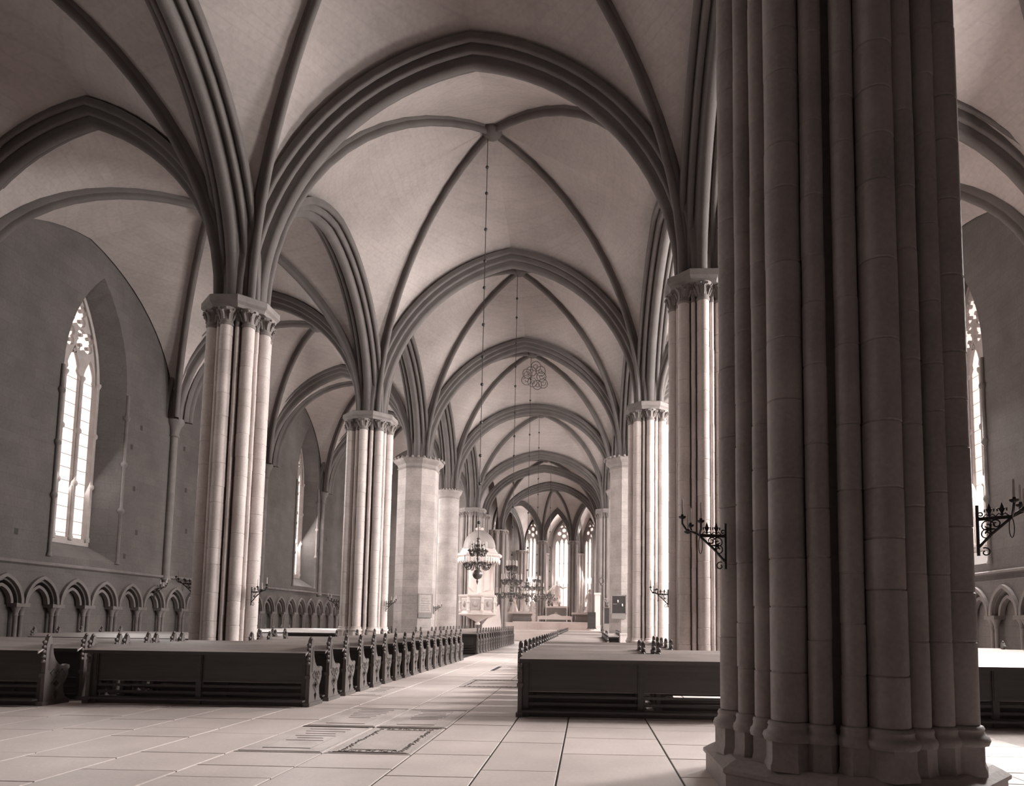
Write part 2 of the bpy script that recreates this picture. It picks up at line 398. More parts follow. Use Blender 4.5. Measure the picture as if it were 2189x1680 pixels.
def grave(x0, x1, y0, y1, deep):
    o = flag(x0, x1, y0, y1, 'grave_slab', GRAVE, 0.002)
    w, l = (x1 - x0) / 2, (y1 - y0) / 2
    m = MB()
    def fr(i, r=0.006):
        a, b = w - i, l - i
        for p, q in (((-a, -b), (a, -b)), ((a, -b), (a, b)), ((a, b), (-a, b)), ((-a, b), (-a, -b))):
            dx, dy = (q[0] - p[0]), (q[1] - p[1]); L_ = math.hypot(dx, dy); nx, ny = -dy / L_ * r, dx / L_ * r
            m.add([(p[0] - nx, p[1] - ny, 0.0), (q[0] - nx, q[1] - ny, 0.0), (q[0] + nx, q[1] + ny, 0.0), (p[0] + nx, p[1] + ny, 0.0), (p[0], p[1], 0.007), (q[0], q[1], 0.007)],
                  [(0, 1, 5, 4), (2, 3, 4, 5), (0, 4, 3), (1, 2, 5)])
    fr(0.05); fr(0.25)
    if deep:
        fr(0.09)
        per = []
        a, b = w - 0.17, l - 0.17
        for k in range(60):
            t = k / 60 * (4 * a + 4 * b)
            if t < 2 * a: per.append((-a + t, -b))
            elif t < 2 * a + 2 * b: per.append((a, -b + t - 2 * a))
            elif t < 4 * a + 2 * b: per.append((a - (t - 2 * a - 2 * b), b))
            else: per.append((-a, b - (t - 4 * a - 2 * b)))
        for (x, y) in per:
            ph = rs.uniform(0, 6.3); r0 = rs.uniform(0.03, 0.05)
            m.tube([(x + (r0 - 0.006 * j) * math.cos(ph + j * 0.9), y + (r0 - 0.006 * j) * math.sin(ph + j * 0.9), 0.001) for j in range(6)], 0.008, 4)
    else:
        for k in range(5):
            yy = l * 0.55 - k * 0.18; ww = w * rs.uniform(0.3, 0.55)
            m.tube([(-ww, yy, 0.0), (ww, yy, 0.0)], 0.006, 4)
    c = m.build('carved_border', CARVE, o)
for k, q in enumerate(graves): grave(*q, deep=(k in (1, 4)))
# ------------------------------------------------------------------ piers
_mesh = {}
def cached(key, fn):
    if key not in _mesh: _mesh[key] = fn()
    return _mesh[key]
def drum_mesh(r, h, n, mat):
    c = 0.012
    return cached(('drum', round(r, 3), round(h, 2), n, mat.name), lambda: MB().lathe([(r - c, 0.0), (r, c), (r, h - c), (r - c, h)], n, cap=False).mesh('drum', mat))
def shaft_base_mesh(r, zb, mat, n=16, ped=True):
    # pedestal, scotia and torus under one shaft; total height zb, local z from 0
    def mk():
        m = MB(); t = zb - 0.17
        m.lathe([(r * 1.45, 0), (r * 1.45, 0.04), (r * 1.32, 0.09), (r * 1.32, t)], 4 if r > .2 else 6, ph=PI / 4, smooth=False)
        m.lathe([(r * 1.38, t), (r * 1.46, t + 0.035), (r * 1.38, t + 0.07), (r * 1.22, t + 0.085), (r * 1.15, t + 0.12), (r * 1.2, t + 0.14), (r * 1.12, t + 0.165), (r, t + 0.17)], n)
        return m.mesh('shaft_base', mat)
    return cached(('sb', round(r, 3), round(zb, 2), mat.name), mk)
def cap_mesh(r, h, mat):
    def mk():
        m = MB(); m.lathe([(r * 1.0, 0), (r * 1.14, 0.03), (r * 1.14, 0.06), (r, 0.08), (r * 1.08, h * 0.5), (r * 1.5, h)], 12)
        for k in range(8):
            a = 2 * PI * k / 8
            m.tube([(r * math.cos(a) * q, r * math.sin(a) * q, z) for q, z in ((1.0, h * .3), (1.25, h * .55), (1.55, h * .78), (1.6, h * .66), (1.5, h * .6))], [r * .16, r * .2, r * .2, r * .16, r * .1], 5)
            a += PI / 8
            m.ball((r * 1.5 * math.cos(a), r * 1.5 * math.sin(a), h * .88), r * .18, 6, 4)
        return m.mesh('capital', mat)
    return cached(('cap', round(r, 3), round(h, 2), mat.name), mk)
def pier(label, cx, cy, ztop, R, rmaj, rmin, nmin, zbase, mat, drums=True, hcap=0.45, plinth=True, top=None, rot=0.0, pr=None, pf=1.0):
    t = thing('clustered_pier', label, 'pillar', (cx, cy, 0), 0, 'clustered stone piers of the nave')
    habac = 0.32
    zc = ztop - habac - hcap
    MB().lathe([(R * 0.8, 0.0), (R * 0.8, ztop)], 24, smooth=True).build('core', CAPST if mat is PIERST else mat, t)  # darker stone on pale piers' cores paints shade into the gaps between shafts
    pr = pr or R + rmaj * 1.9
    if plinth:
        MB().lathe([(pr, 0), (pr, zbase * .3 * pf), (pr + .03, zbase * .34 * pf), (pr + .03, zbase * .4 * pf), (pr - .05, zbase * .48 * pf), (pr - .12, zbase * .54 * pf)], 8, ph=PI / 8, smooth=False).build('plinth', mat, t)
    camd = math.atan2(-cy, -cx)
    slots = []
    for k in range(8):
        a = rot + k * PI / 4; slots.append((a, rmaj, R))
        for q in range(nmin):
            slots.append((a + PI / 4 * (q + 1) / (nmin + 1), rmin, R * (0.985 if nmin > 1 else 0.95)))
    rd = random.Random(int(cx * 31 + cy * 7))
    zs0 = zbase * .5 * pf
    for a, r, RR in slots:
        x, y = RR * math.cos(a), RR * math.sin(a)
        vis = math.cos(a - camd) > -0.35
        put('shaft_base', shaft_base_mesh(r, zbase - zs0, mat), t, (x, y, zs0), a)
        ze = zc if hcap else ztop
        sh = MB().lathe([(r * (0.94 if (drums and vis) else 1), zbase), (r * (0.94 if (drums and vis) else 1), ze)], 14, cap=False).build('shaft', mat, t)
        sh.location = (x, y, 0)
        if drums and vis:
            z = zbase
            while z < ze - 0.02:
                h = rd.choice([0.4, 0.5, 0.6, 0.45, 0.7]) if not top else rd.choice([0.45, 0.6, 0.75])
                if z + h > ze - 0.25: h = round(ze - z, 2)
                put('drum', drum_mesh(r, h, 14, mat), sh, (rd.uniform(-.004, .004), rd.uniform(-.004, .004), z), rd.uniform(0, 6)); z += h
        if hcap:
            put('capital', cap_mesh(r, hcap, CAPST), t, (x, y, zc), a)
    if hcap:
        ro = R + rmaj * 1.25
        MB().lathe([(R * .9, ztop - habac), (ro, ztop - habac), (ro + .03, ztop - habac + .08), (ro + .1, ztop - habac + .14), (ro + .1, ztop - .03), (ro + .06, ztop), (R * .9, ztop)], 8, ph=PI / 8, smooth=False).build('abacus', CAPST, t)
    return t
def plain_pillar(name, label, cx, cy, ztop, R, n, mat, ring=0.42, base=0.35, rot=PI / 8):
    t = thing(name, label, 'pillar', (cx, cy, 0), 0)
    MB().lathe([(R * .96, 0), (R * .96, ztop)], n, ph=rot, smooth=n > 8).build('core', mat, t)
    MB().lathe([(R * 1.25, 0), (R * 1.25, base * .5), (R * 1.18, base * .6), (R * 1.2, base * .75), (R * 1.08, base * .9), (R, base)], n if n > 8 else 8, ph=rot, smooth=n > 8).build('base', mat, t)
    z = base; rd = random.Random(5)
    zt = ztop - 0.55
    while z < zt - .02:
        h = ring if z + ring * 1.6 < zt else round(zt - z, 2)
        c = 0.01
        me = cached(('course', round(R, 2), round(h, 2), n, round(rot, 2)), lambda: MB().lathe([(R - c, 0), (R, c), (R, h - c), (R - c, h)], n, ph=rot, smooth=n > 8, cap=False).mesh('course', mat))
        put('course', me, t, (0, 0, z)); z += h
    m = MB().lathe([(R, zt), (R * 1.06, zt + .06), (R * 1.0, zt + .1), (R * 1.05, zt + .25), (R * 1.2, zt + .38), (R * 1.24, zt + .44), (R * 1.24, ztop), (R * .9, ztop)], n, ph=rot, smooth=n > 8)
    m.build('capital', PILLCAP, t)
    k = 28; kb = MB()
    for i in range(k):
        a = 2 * PI * i / k; kb.ball((R * 1.22 * math.cos(a), R * 1.22 * math.sin(a), ztop + .02), 0.07, 6, 4)
    kb.build('ball_flower_rim', PILLCAP, t)
    return t
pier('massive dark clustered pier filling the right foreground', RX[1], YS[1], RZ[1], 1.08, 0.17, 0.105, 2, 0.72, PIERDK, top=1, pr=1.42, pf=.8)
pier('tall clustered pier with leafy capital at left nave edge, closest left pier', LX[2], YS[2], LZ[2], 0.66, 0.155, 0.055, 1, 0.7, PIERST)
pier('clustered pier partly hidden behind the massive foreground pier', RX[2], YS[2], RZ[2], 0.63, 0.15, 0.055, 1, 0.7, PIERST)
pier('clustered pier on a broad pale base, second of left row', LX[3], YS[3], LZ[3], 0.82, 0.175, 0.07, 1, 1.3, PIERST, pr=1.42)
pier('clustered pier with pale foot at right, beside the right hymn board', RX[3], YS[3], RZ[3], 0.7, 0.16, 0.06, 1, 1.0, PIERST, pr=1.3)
plain_pillar('octagonal_pillar', 'plain octagonal stone pillar carrying a pale framed board', LX[4], YS[4], LZ[4], 1.1, 8, PILLST)
plain_pillar('octagonal_pillar', 'plain octagonal pillar at right carrying a black board', RX[4], YS[4], RZ[4], 1.05, 8, PILLST)
plain_pillar('round_pillar', 'slim round stone pillar in front of the white pulpit', LX[5], YS[5], LZ[5] - .1, 0.68, 24, PILLST)
plain_pillar('round_pillar', 'round stone pillar hidden behind the right octagonal pillar', RX[5], YS[5], RZ[5] - .1, 0.68, 24, PILLST)
pier('clustered choir pier behind the white pulpit', LX[6], YS[6], LZ[6], 0.85, 0.16, 0.09, 1, 0.7, CHOIRST, drums=False)
pier('clustered choir pier at right end of the nave', RX[6], YS[6], RZ[6], 0.8, 0.16, 0.09, 1, 0.7, CHOIRST, drums=False)
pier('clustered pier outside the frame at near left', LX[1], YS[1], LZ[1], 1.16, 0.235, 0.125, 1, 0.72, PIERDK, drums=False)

for i in range(1, 7):
    for (x, y, z), rr in ((Lc[i], (0, .95, .62, .78, .9, .6, .75)[i]), (Rc[i], (0, .95, .6, .68, .85, .6, .7)[i])):
        m = MB(); n = 32
        for q, zz in ((1.0, z - .3), (.97, z + 1.2), (.8, z + 2.6), (.45, z + 3.8)):
            for k in range(n):
                r = rr * q * (.92 if i == 2 else .68) * (.93 + .07 * math.cos(8 * 2 * PI * k / n)); m.v.append((x + r * math.cos(2 * PI * k / n), y + r * math.sin(2 * PI * k / n), zz))
        for j in range(3):
            for k in range(n): m.f.append((j * n + k, j * n + (k + 1) % n, (j + 1) * n + (k + 1) % n, (j + 1) * n + k)); m.sm.append(True)
        m.build('springer', RIBST, ceiling)
# ------------------------------------------------------------------ walls and windows
def outline(hw, z0, zs, za, n=8, uc=0.0):
    L_ = []
    pts, _ = half_arc((-hw, 0, zs), (0, 0, za), n)
    left = [(-hw, z0)] + [(p[0].x, p[0].z) for p in pts]
    right = [(-u, v) for u, v in reversed(left[:-1])]
    return [(u + uc, v) for u, v in left + right]
def lancet(uc, hw, z0, zs, h=0.95):
    k = hw
    L_ = [(1, z0), (1, zs), (0.72, zs + .16 * h), (0.84, zs + .34 * h), (0.62, zs + .58 * h), (0.28, zs + .84 * h)]
    pts = [(-a * k, z) for a, z in L_] + [(0, zs + h)] + [(a * k, z) for a, z in reversed(L_)]
    return [(uc + u, v) for u, v in pts]
def foil(uc, vc, R, k=4, ph=PI / 4, n=32):
    c, rr = 0.52 * R, 0.46 * R; out = []
    for i in range(n):
        a = 2 * PI * i / n; q = (a - ph + PI / k) % (2 * PI / k) - PI / k
        s_ = c * math.sin(q); r = c * math.cos(q) + math.sqrt(max(rr * rr - s_ * s_, 0))
        out.append((uc + r * math.cos(a), vc + r * math.sin(a)))
    return out
def wall_face(name, mp, u0, u1, z0, z1, wins, D, mat, label):
    m = MB(); holes = []
    for w in wins: holes.append(outline(w['hi'], w['zi'], w['si'], w['ai'], uc=w['u'] + w.get('ui', 0)))
    m.extrude([(u0, z0), (u1, z0), (u1, z1), (u0, z1)], [], mp, 0, D, back=False) if not wins else None
    if wins:
        flat = [[(u0, z0), (u1, z0), (u1, z1), (u0, z1)]] + holes
        tris = tessellate_polygon([[Vector((u, v, 0)) for u, v in l] for l in flat]); al = [p for l in flat for p in l]
        m.add([mp(u, v, 0) for u, v in al], tris)
        for w, hin in zip(wins, holes):
            ho = outline(w['ho'], w['zo'], w['so'], w['ao'], uc=w['u']); n = len(hin)
            m.add([mp(u, v, 0) for u, v in hin] + [mp(u, v, D) for u, v in ho], [(i, (i + 1) % n, n + (i + 1) % n, n + i) for i in range(n)])
    return struct(m.build(name, mat, recalc=False), label)
NWINDOW = 0
def window(mp, w, D, label, style, mats=None):
    global NWINDOW; NWINDOW += 1
    ho, zo, so, ao, uc = w['ho'], w['zo'], w['so'], w['ao'], w['u']
    pm = lambda u, v, d: mp(u + uc, v, D + d)
    name = 'window_%d' % NWINDOW
    rt = struct(MB().extrude(outline(ho + .06, zo - .06, so, ao + .1), [outline(ho - .07, zo + .07, so, ao - .12)], pm, -.1, .14).build(name, TRACST), label)
    sub = lambda m, nm, mt: m.build(nm, mt, rt)
    inner = outline(ho - .05, zo + .05, so, ao - .09)
    m = MB()
    if style == 'nave':
        nl = 3; hw = 0.335; xs = [-0.8, 0, 0.8]; zt = so + .35
        holes = [lancet(x, hw, zo + .2, zt - (.12 if abs(x) > .1 else -.1)) for x in xs]
        foils = [(-.45, zt + 1.42, .47), (.45, zt + 1.42, .47), (0, zt + 2.28, .5)]
        for a, b, R in foils: holes.append(foil(a, b, R))
        holes.append([(-.08, zt + .95), (0, zt + 1.15), (.08, zt + .95), (0, zt + .85)][::-1])
    else:
        nl = 4; hw = ho * .2; xs = [-.705 * ho, -.235 * ho, .235 * ho, .705 * ho]; zt = so - .5
        holes = [lancet(x, hw, zo + .2, zt - (.25 if abs(x) > .4 * ho else 0), .5) for x in xs]
        R = ho * .23; foils = []
        for a, b in ((0, 1.35), (-.5, 1.0), (.5, 1.0), (-.28, 1.85), (.28, 1.85), (0, .72)):
            holes.append([(a * ho + R * math.cos(t * PI / 3 + .5), zt + b * ho + R * math.sin(t * PI / 3 + .5)) for t in range(6)])
    m.extrude(inner, holes, pm, -.03, .08); sub(m, 'tracery', TRACST)
    if foils:
        m = MB()
        for a, b, R in foils:
            for k in range(4):
                th = PI / 4 + k * PI / 2; cx, cz = a + .56 * R * math.cos(th), b + .56 * R * math.sin(th)
                m.extrude([(cx + .15 * R * math.cos(t * PI / 4), cz + .15 * R * math.sin(t * PI / 4)) for t in range(8)], [], pm, -.04, .08)
                m.tube([pm(cx, cz, 0), pm(a + .99 * R * math.cos(th + .25), b + .99 * R * math.sin(th + .25), 0)], .035, 4)
        sub(m, 'cusp', TRACST)
    for x in [(xs[i] + xs[i + 1]) / 2 for i in range(nl - 1)] + [-ho - .02, ho + .02]:
        m = MB(); p = pm(x, 0, -.06); r = .055 if style == 'nave' else .04
        zz = zo; prof = []
        prof = [(r * 1.5, zo + .1), (r * 1.5, zo + .25), (r, zo + .3)]
        for q in (.36, .68):
            z = zo + q * (zt - zo); prof += [(r, z - .12), (r * 1.9, z - .05), (r * 1.9, z + .05), (r, z + .12)]
        prof += [(r, zt - .12), (r * 2, zt), (r * 2, zt + .08)]
        m.lathe(prof, 8, (p[0], p[1], 0)); sub(m, 'mullion_shaft', TRACST)
    if style == 'nave':
        m = MB()
        for k in range(13):
            z = zo + .35 + k * (zt - zo - .4) / 12
            m.tube([pm(-ho + .1, z, .07), pm(ho - .1, z, .07)], .008, 4)
        sub(m, 'saddle_bars', IRON)
    edges = [-ho] + [(xs[i] + xs[i + 1]) / 2 for i in range(nl - 1)] + [ho]
    for i in range(nl):
        sub(MB().extrude([(edges[i] + .02, zo + .05), (edges[i + 1] - .02, zo + .05), (edges[i + 1] - .02, zt + .75), (edges[i] + .02, zt + .75)], [], pm, .11, .13), 'pane', GLASS)
    top = [(u, max(v, zt + .76)) for u, v in outline(ho, zt + .76, max(so, zt + .77), ao)]
    top = [p for i, p in enumerate(top) if i == 0 or p != top[i - 1]]
    sub(MB().extrude(outline(ho - .02, zt + .77, max(so, zt + .78), ao), [], pm, .11, .13), 'tracery_pane', GLASS)
    return rt
mapN = lambda u, v, d: (WALL_N - d, u, v)
mapS = lambda u, v, d: (WALL_S + d, u, v)
def nwin(y): return dict(u=y, hi=1.58, ui=.2, zi=3.6, si=10.1, ai=14.0, ho=1.2, zo=4.2, so=9.9, ao=13.5)
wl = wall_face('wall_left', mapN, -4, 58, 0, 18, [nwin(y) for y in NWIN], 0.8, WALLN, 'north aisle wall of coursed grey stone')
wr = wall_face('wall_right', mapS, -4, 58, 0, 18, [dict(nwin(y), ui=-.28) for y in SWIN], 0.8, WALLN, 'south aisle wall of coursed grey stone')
for i, y in enumerate(NWIN): window(mapN, nwin(y), 0.8, 'tall three light traceried window, %s from the near end of the north wall' % ORD[i], 'nave')
for i, y in enumerate(SWIN): window(mapS, nwin(y), 0.8, 'tall three light traceried window, %s from the near end of the south wall' % ORD[i], 'nave')
# jamb shafts on the inner window edges, wall responds, string course, blind arcade
def wall_trim(mp, parent, wins, sgn, ylo, yhi):
    for y in wins:
        for s_ in (-1, 1):
            p = mp(y + sgn * .2 + s_ * 1.64, 0, -.03); prof = [(.1, 3.55), (.06, 3.7)]
            for z in (5.6, 7.4, 9.2): prof += [(.06, z - .12), (.12, z - .04), (.12, z + .04), (.06, z + .12)]
            prof += [(.06, 10.1)]
            MB().lathe(prof, 8, (p[0], p[1], 0)).build('jamb_shaft', TRIMST, parent)
    for y in YS[1:]:
        p = mp(y, 0, -.08)
        MB().lathe([(.02, 2.75), (.1, 3.0), (.22, 3.15), (.17, 3.25), (.15, 3.4), (.15, WZ - .75), (.22, WZ - .7), (.18, WZ - .6), (.24, WZ - .3), (.36, WZ - .1), (.36, WZ + .05)], 10, (p[0], p[1], 0)).build('wall_respond', TRIMST, parent)
    MB().extrude([(0, 3.18), (0, 3.3), (-.05, 3.34), (-.1, 3.3), (-.1, 3.24)], [], lambda u, v, d: mp(d, v, u), ylo, yhi).build('string_course', TRIMST, parent)
    MB().extrude([(0, 0), (0, .5), (-.3, .5), (-.36, .46), (-.36, 0)], [], lambda u, v, d: mp(d, v, u), ylo, yhi).build('stone_bench', TRIMST, parent)
    pit = 1.42; n = int((yhi - ylo) / pit)
    for k in range(n):
        yc = ylo + (k + .5) * pit; hw = pit / 2
        # spandrel stone with a pointed opening
        op, _ = half_arc((-hw + .17, 0, 1.95), (0, 0, 2.66), 7)
        L_ = [(p[0].x, p[0].z) for p in op]; arc = L_ + [(-u, v) for u, v in reversed(L_[:-1])]
        poly = [(-hw, 1.95)] + arc + [(hw, 1.95), (hw, 3.02), (-hw, 3.02)]
        pm = lambda u, v, d: mp(u + yc, v, d)
        MB().extrude(poly, [], pm, -.26, 0, back=False).build('arcade_spandrel', WALLN, parent)
        ring = lambda r0, r1, d0, d1, zt_: None
        m = MB()
        for (hw2, zt_, wdt, d0, d1) in ((hw - .02, 2.86, .1, -.36, -.26), (hw - .24, 2.56, .09, -.2, -.05)):
            A, _ = half_arc((-hw2, 0, 1.95), (0, 0, zt_), 8); B, _ = half_arc((-hw2 + wdt, 0, 1.95), (0, 0, zt_ - wdt * 1.1), 8)
            a = [(p[0].x, p[0].z) for p in A]; b = [(p[0].x, p[0].z) for p in B]
            a = a + [(-u, v) for u, v in reversed(a[:-1])]; b = b + [(-u, v) for u, v in reversed(b[:-1])]
            m.extrude(a + b[::-1], [], pm, d0, d1)
        m.build('arch_moulding', TRIMST, parent)
        for s_ in (-.1, .1):
            p = pm(hw + s_, 0, -.17)
            MB().lathe([(.13, .5), (.13, .56), (.075, .64), (.065, .7), (.065, 1.55), (.085, 1.58), (.07, 1.62), (.09, 1.72), (.14, 1.84)], 8, (p[0], p[1], 0)).build('colonnette', TRIMST, parent)
        MB().extrude([(hw - .26, 1.84), (hw + .26, 1.84), (hw + .26, 1.96), (hw - .26, 1.96)], [], pm, -.33, 0).build('impost_block', TRIMST, parent)
wall_trim(mapN, wl, NWIN, 1, 17.1 + 2.0, 56.0)
wall_trim(mapS, wr, SWIN, -1, 9.6, 42.0)
for y, z in ((25.9, 9.1), (25.4, 8.2), (25.7, 6.6), (26.0, 4.9), (28.8, 9.0), (29.1, 7.2), (29.3, 5.4), (25.4, 3.9), (20.4, 4.2), (44.2, 8.2), (44.0, 6.1), (44.3, 4.3), (45.4, 7.0)):
    MB().box((WALL_N - .1, y - .07, z - .1), (WALL_N + .004, y + .07, z + .1)).build('putlog_hole_shade', MORTAR, wl)  # dark flush blocks, painting in the shade inside the putlog holes
# end walls
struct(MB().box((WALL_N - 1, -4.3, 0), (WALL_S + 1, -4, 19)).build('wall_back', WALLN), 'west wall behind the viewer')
m = MB().box((WALL_N - .9, 57.6, 0), (-9.9, 58, 19)); struct(m.build('wall_east_left', WALLE), 'east end wall of the north aisle')
m = MB().box((2.3, 57.6, 0), (WALL_S + .9, 58, 19)); struct(m.build('wall_east_right', WALLE), 'east end wall of the south aisle')
struct(MB().box((WALL_N - .9, -4.3, 19.0), (WALL_S + .9, 90, 19.3)).build('ceiling_roof', WALLE), 'timber roof above the vaults')
# ------------------------------------------------------------------ choir
FL, FR = (-8.6, 64, 10.3), (1.25, 64, 10.3)
PL, PRr = (-5.0, 72, 10.0), (-1.63, 72, 10.0)
L6, R6 = Lc[6], Rc[6]
vault([L6, R6, FR, FL], [NAP[6], 15.2, 14.8, 15.2], 16.0, ell=(True, False, True, False))
arch_mb((-8.9, 56.5, 10.5), (1.3, 56.5, 10.5), 14.7, BIG, 18, ell=True).build('chancel_arch', RIBST, ceiling)
arch_mb(off(FL, FR, .1), off(FR, FL, .1), 14.8, MID, 18, ell=True).build('chancel_arch', RIBST, ceiling)
AB = vault([FL, FR, PRr, PL], [14.8, 13.7, 13.7, 13.7], 14.95, ell=(True, False, False, False), bxy=(-3.5, 67), roff=.3)
for p, q in ((PL, FL), (PRr, FR), (PL, PRr)):
    arch_mb(off(p, q, .05), off(q, p, .05), 13.7, SLIM).build('apse_arch', RIBST, ceiling)
for p, q in ((PL, (-6.3, 68, 14.4)), (PRr, (-.7, 68, 14.4))):
    A, u = half_arc(off(p, q, .3), q, 10); MB().tube([x[0] for x in A], .1, 6).build('apse_rib', RIBST, ceiling)
A1, A2, A3, A4 = (-7.85, 80.2, 10.0), (-5.4, 83.5, 10.0), (-1.0, 83.5, 10.0), (1.35, 80.2, 10.0)
for c, sid in (([FL, PL, A2, A1], 0), ([PL, PRr, A3, A2], 1), ([PRr, FR, A4, A3], 2)):
    vault(c, [13.7, 13.6, 14.3, 13.6], 14.4, bossb=False, roff=.3, ribs=False)
    for k in (1, 3):
        arch_mb(off(c[k], c[(k + 1) % 4], .1), off(c[(k + 1) % 4], c[k], .2), 13.6, SLIM).build('ambulatory_arch', RIBST, ceiling)
struct(MB().box((-14, 54.5, 16.8), (8, 90, 17.0)).build('ceiling_choir', PLASTER), 'roof slab over the choir')
ws = []
labs = ['left side wall of the choir chapels', 'left chapel wall with lancet window', 'central chapel wall with window behind the marble statue', 'right chapel wall with lancet window', 'right side wall of the choir chapels']
for i in range(5):
    (ax, ay), (bx_, by_) = APSE[i], APSE[i + 1]; L_ = math.hypot(bx_ - ax, by_ - ay); dx, dy = (bx_ - ax) / L_, (by_ - ay) / L_
    mp = lambda u, v, d, ax=ax, ay=ay, dx=dx, dy=dy: (ax + dx * u - dy * d, ay + dy * u + dx * d, v)
    wd_ = []
    if True: wd_ = [dict(u=L_ * (.5, .67, .54, .33, .5)[i], hi=1.4, zi=2.7, si=11.9, ai=14.2, ho=1.15, zo=3.3, so=11.9, ao=13.9)]
    ws.append(wall_face('wall_apse_%d' % (i + 1), mp, -.4, L_ + .4, 0, 16.9, wd_, .35, WALLE, labs[i]))
    if wd_:
        window(mp, wd_[0], .35, ['outer left', 'left', 'central', 'right', 'outer right'][i] + ' tall choir window with hexagonal tracery behind the altar', 'choir')
        for sg in (-1, 1):
            p = mp(wd_[0]['u'] + sg * 1.5, 0, -.05)
            MB().lathe([(.12, 0), (.09, 1), (.09, 10.4), (.16, 10.7), (.16, 10.8)], 8, (p[0], p[1], 0)).build('wall_shaft', TRIMST, ws[-1])
        arch_mb(mp(wd_[0]['u'] - 1.5, 10.8, 0), mp(wd_[0]['u'] + 1.5, 10.8, 0), 14.3, [(a * .28, b * .3) for a, b in BIG]).build('arch_moulding', RIBST, ws[-1])
for p, q in ((APSE[0], APSE[0]),):
    struct(MB().box((-14, 58, 0), (-11.2, 69.3, 17)).build('wall_choir_left', WALLE), 'blank wall left of the choir')
    struct(MB().box((4.7, 58, 0), (7, 69.3, 17)).build('wall_choir_right', WALLE), 'blank wall right of the choir')
struct(MB().box((-9.9, 54.4, 0), (-9.4, 63.4, 17)).build('wall_chancel_left', WALLE), 'solid chancel wall behind the pulpit')
mapC = lambda u, v, d: (2.05 + d, u, v)
cw = dict(u=60.3, hi=1.5, zi=3.65, si=10.1, ai=14.0, ho=1.2, zo=4.2, so=9.9, ao=13.5)
wall_face('wall_chancel_right', mapC, 54.4, 63.4, 0, 17, [cw], .6, WALLE, 'chancel wall at right with one added window')
window(mapC, cw, .6, 'added three light window in the right chancel wall, brightening the chancel', 'nave')  # out-of-view window, added with its lamp to brighten the chancel
def bundle(name, label, cx, cy, ztop, offs_, r, group=None, cap=True):
    t = root(name, label, (cx, cy, 0)) if name.startswith('trim') else thing(name, label, 'pillar', (cx, cy, 0), 0, group)
    R = max(math.hypot(a, b) for a, b in offs_) * .8
    MB().lathe([(R, 0), (R, ztop)], 12).build('core', CHOIRST, t)
    for a, b in offs_:
        s_ = put('shaft', cached(('bs', r, ztop), lambda: MB().lathe([(r * 1.6, 0), (r * 1.6, .3), (r * 1.3, .4), (r, .5), (r, ztop - .5)], 10, cap=False).mesh('shaft', CHOIRST)), t, (a, b, 0))
        put('capital', cap_mesh(r, .4, CHOIRST), t, (a, b, ztop - .5))
    MB().lathe([(R, ztop - .12), (R + r * 2.6, ztop - .1), (R + r * 2.6, ztop), (R, ztop)], 8, ph=PI / 8, smooth=False).build('abacus', CHOIRST, t)
    return t
ring8 = lambda R: [(R * math.cos(k * PI / 4), R * math.sin(k * PI / 4)) for k in range(8)]
bundle('chancel_pier', 'left clustered pier of the chancel arch beside the white pulpit', FL[0], FL[1], 10.2, ring8(.75), .17)
bundle('chancel_pier', 'right clustered pier of the chancel arch', FR[0], FR[1], 10.2, ring8(.75), .17)
bundle('apse_pier', 'slim clustered apse pier left of the altar', PL[0], PL[1], 10.2, ring8(.4), .12)
bundle('apse_pier', 'slim clustered apse pier right of the altar', PRr[0], PRr[1], 10.2, ring8(.4), .12)
bundle('trim_7', 'wall pier seen through the left apse arch', A1[0], A1[1], 10.0, ring8(.5), .15)
bundle('trim_8', 'wall pier between the left and central choir windows', A2[0], A2[1], 10.0, ring8(.4), .13)
bundle('trim_9', 'wall pier between the central and right choir windows', A3[0], A3[1], 10.0, ring8(.4), .13)
bundle('trim_10', 'wall pier right of the right choir window', A4[0], A4[1], 10.0, ring8(.5), .15)
bundle('trim_11', 'inner respond column left of the first chancel arch', -9.0, 56.5, 10.5, ring8(.45), .14)
bundle('trim_12', 'inner respond column right of the first chancel arch', 1.5, 56.5, 10.5, ring8(.45), .14)
# platforms and steps
for k, (y, z) in enumerate(((56.2, .2), (56.6, .42), (57.0, .64), (57.4, .86))):
    struct(MB().bbox((-8.3, y, 0), (.8, y + (.45 if k < 3 else 31), z), .02).build('trim_%d' % (k + 1), SANDST), ['lowest', 'second', 'third', 'top'][k] + ' pale stone chancel step')
struct(MB().bbox((-7.6, 66, 0), (.9, 86, 1.2), .02).build('trim_5', SANDST), 'lower altar platform step')
struct(MB().bbox((-7.4, 67, 0), (.7, 86, 1.6), .02).build('trim_6', SANDST), 'altar platform')
# painted vine wreath on the vault over the third bay
from mathutils.bvhtree import BVHTree
wm = [w for w in WEBS]
vs, fs = [], []
for w in wm:
    o = len(vs); vs += [tuple(v.co) for v in w.data.vertices]; fs += [tuple(i + o for i in p.vertices) for p in w.data.polygons]
BV = BVHTree.FromPolygons(vs, fs)
def up(x, y):
    h = BV.ray_cast(Vector((x, y, 11)), Vector((0, 0, 1)))
    return h[0] - Vector((0, 0, .015)) if h[0] else Vector((x, y, 17))
m = MB()
for k in range(9):
    a = 2 * PI * k / 9; cx, cy = -3.5 + (.4, .62, .5)[k % 3] * math.cos(a), 42.0 + (.45, .75, .6)[k % 3] * math.sin(a)
    m.tube([up(cx + .3 * math.cos(t * .62 + a), cy + .34 * math.sin(t * .62 + a)) for t in range(11)], .021, 4)
    m.tube([up(cx + (.2 - .018 * t) * math.cos(t * .8 - a), cy + (.2 - .018 * t) * math.sin(t * .8 - a)) for t in range(9)], .018, 4)
m.build('painted_vine_wreath', PAINTV, ceiling)
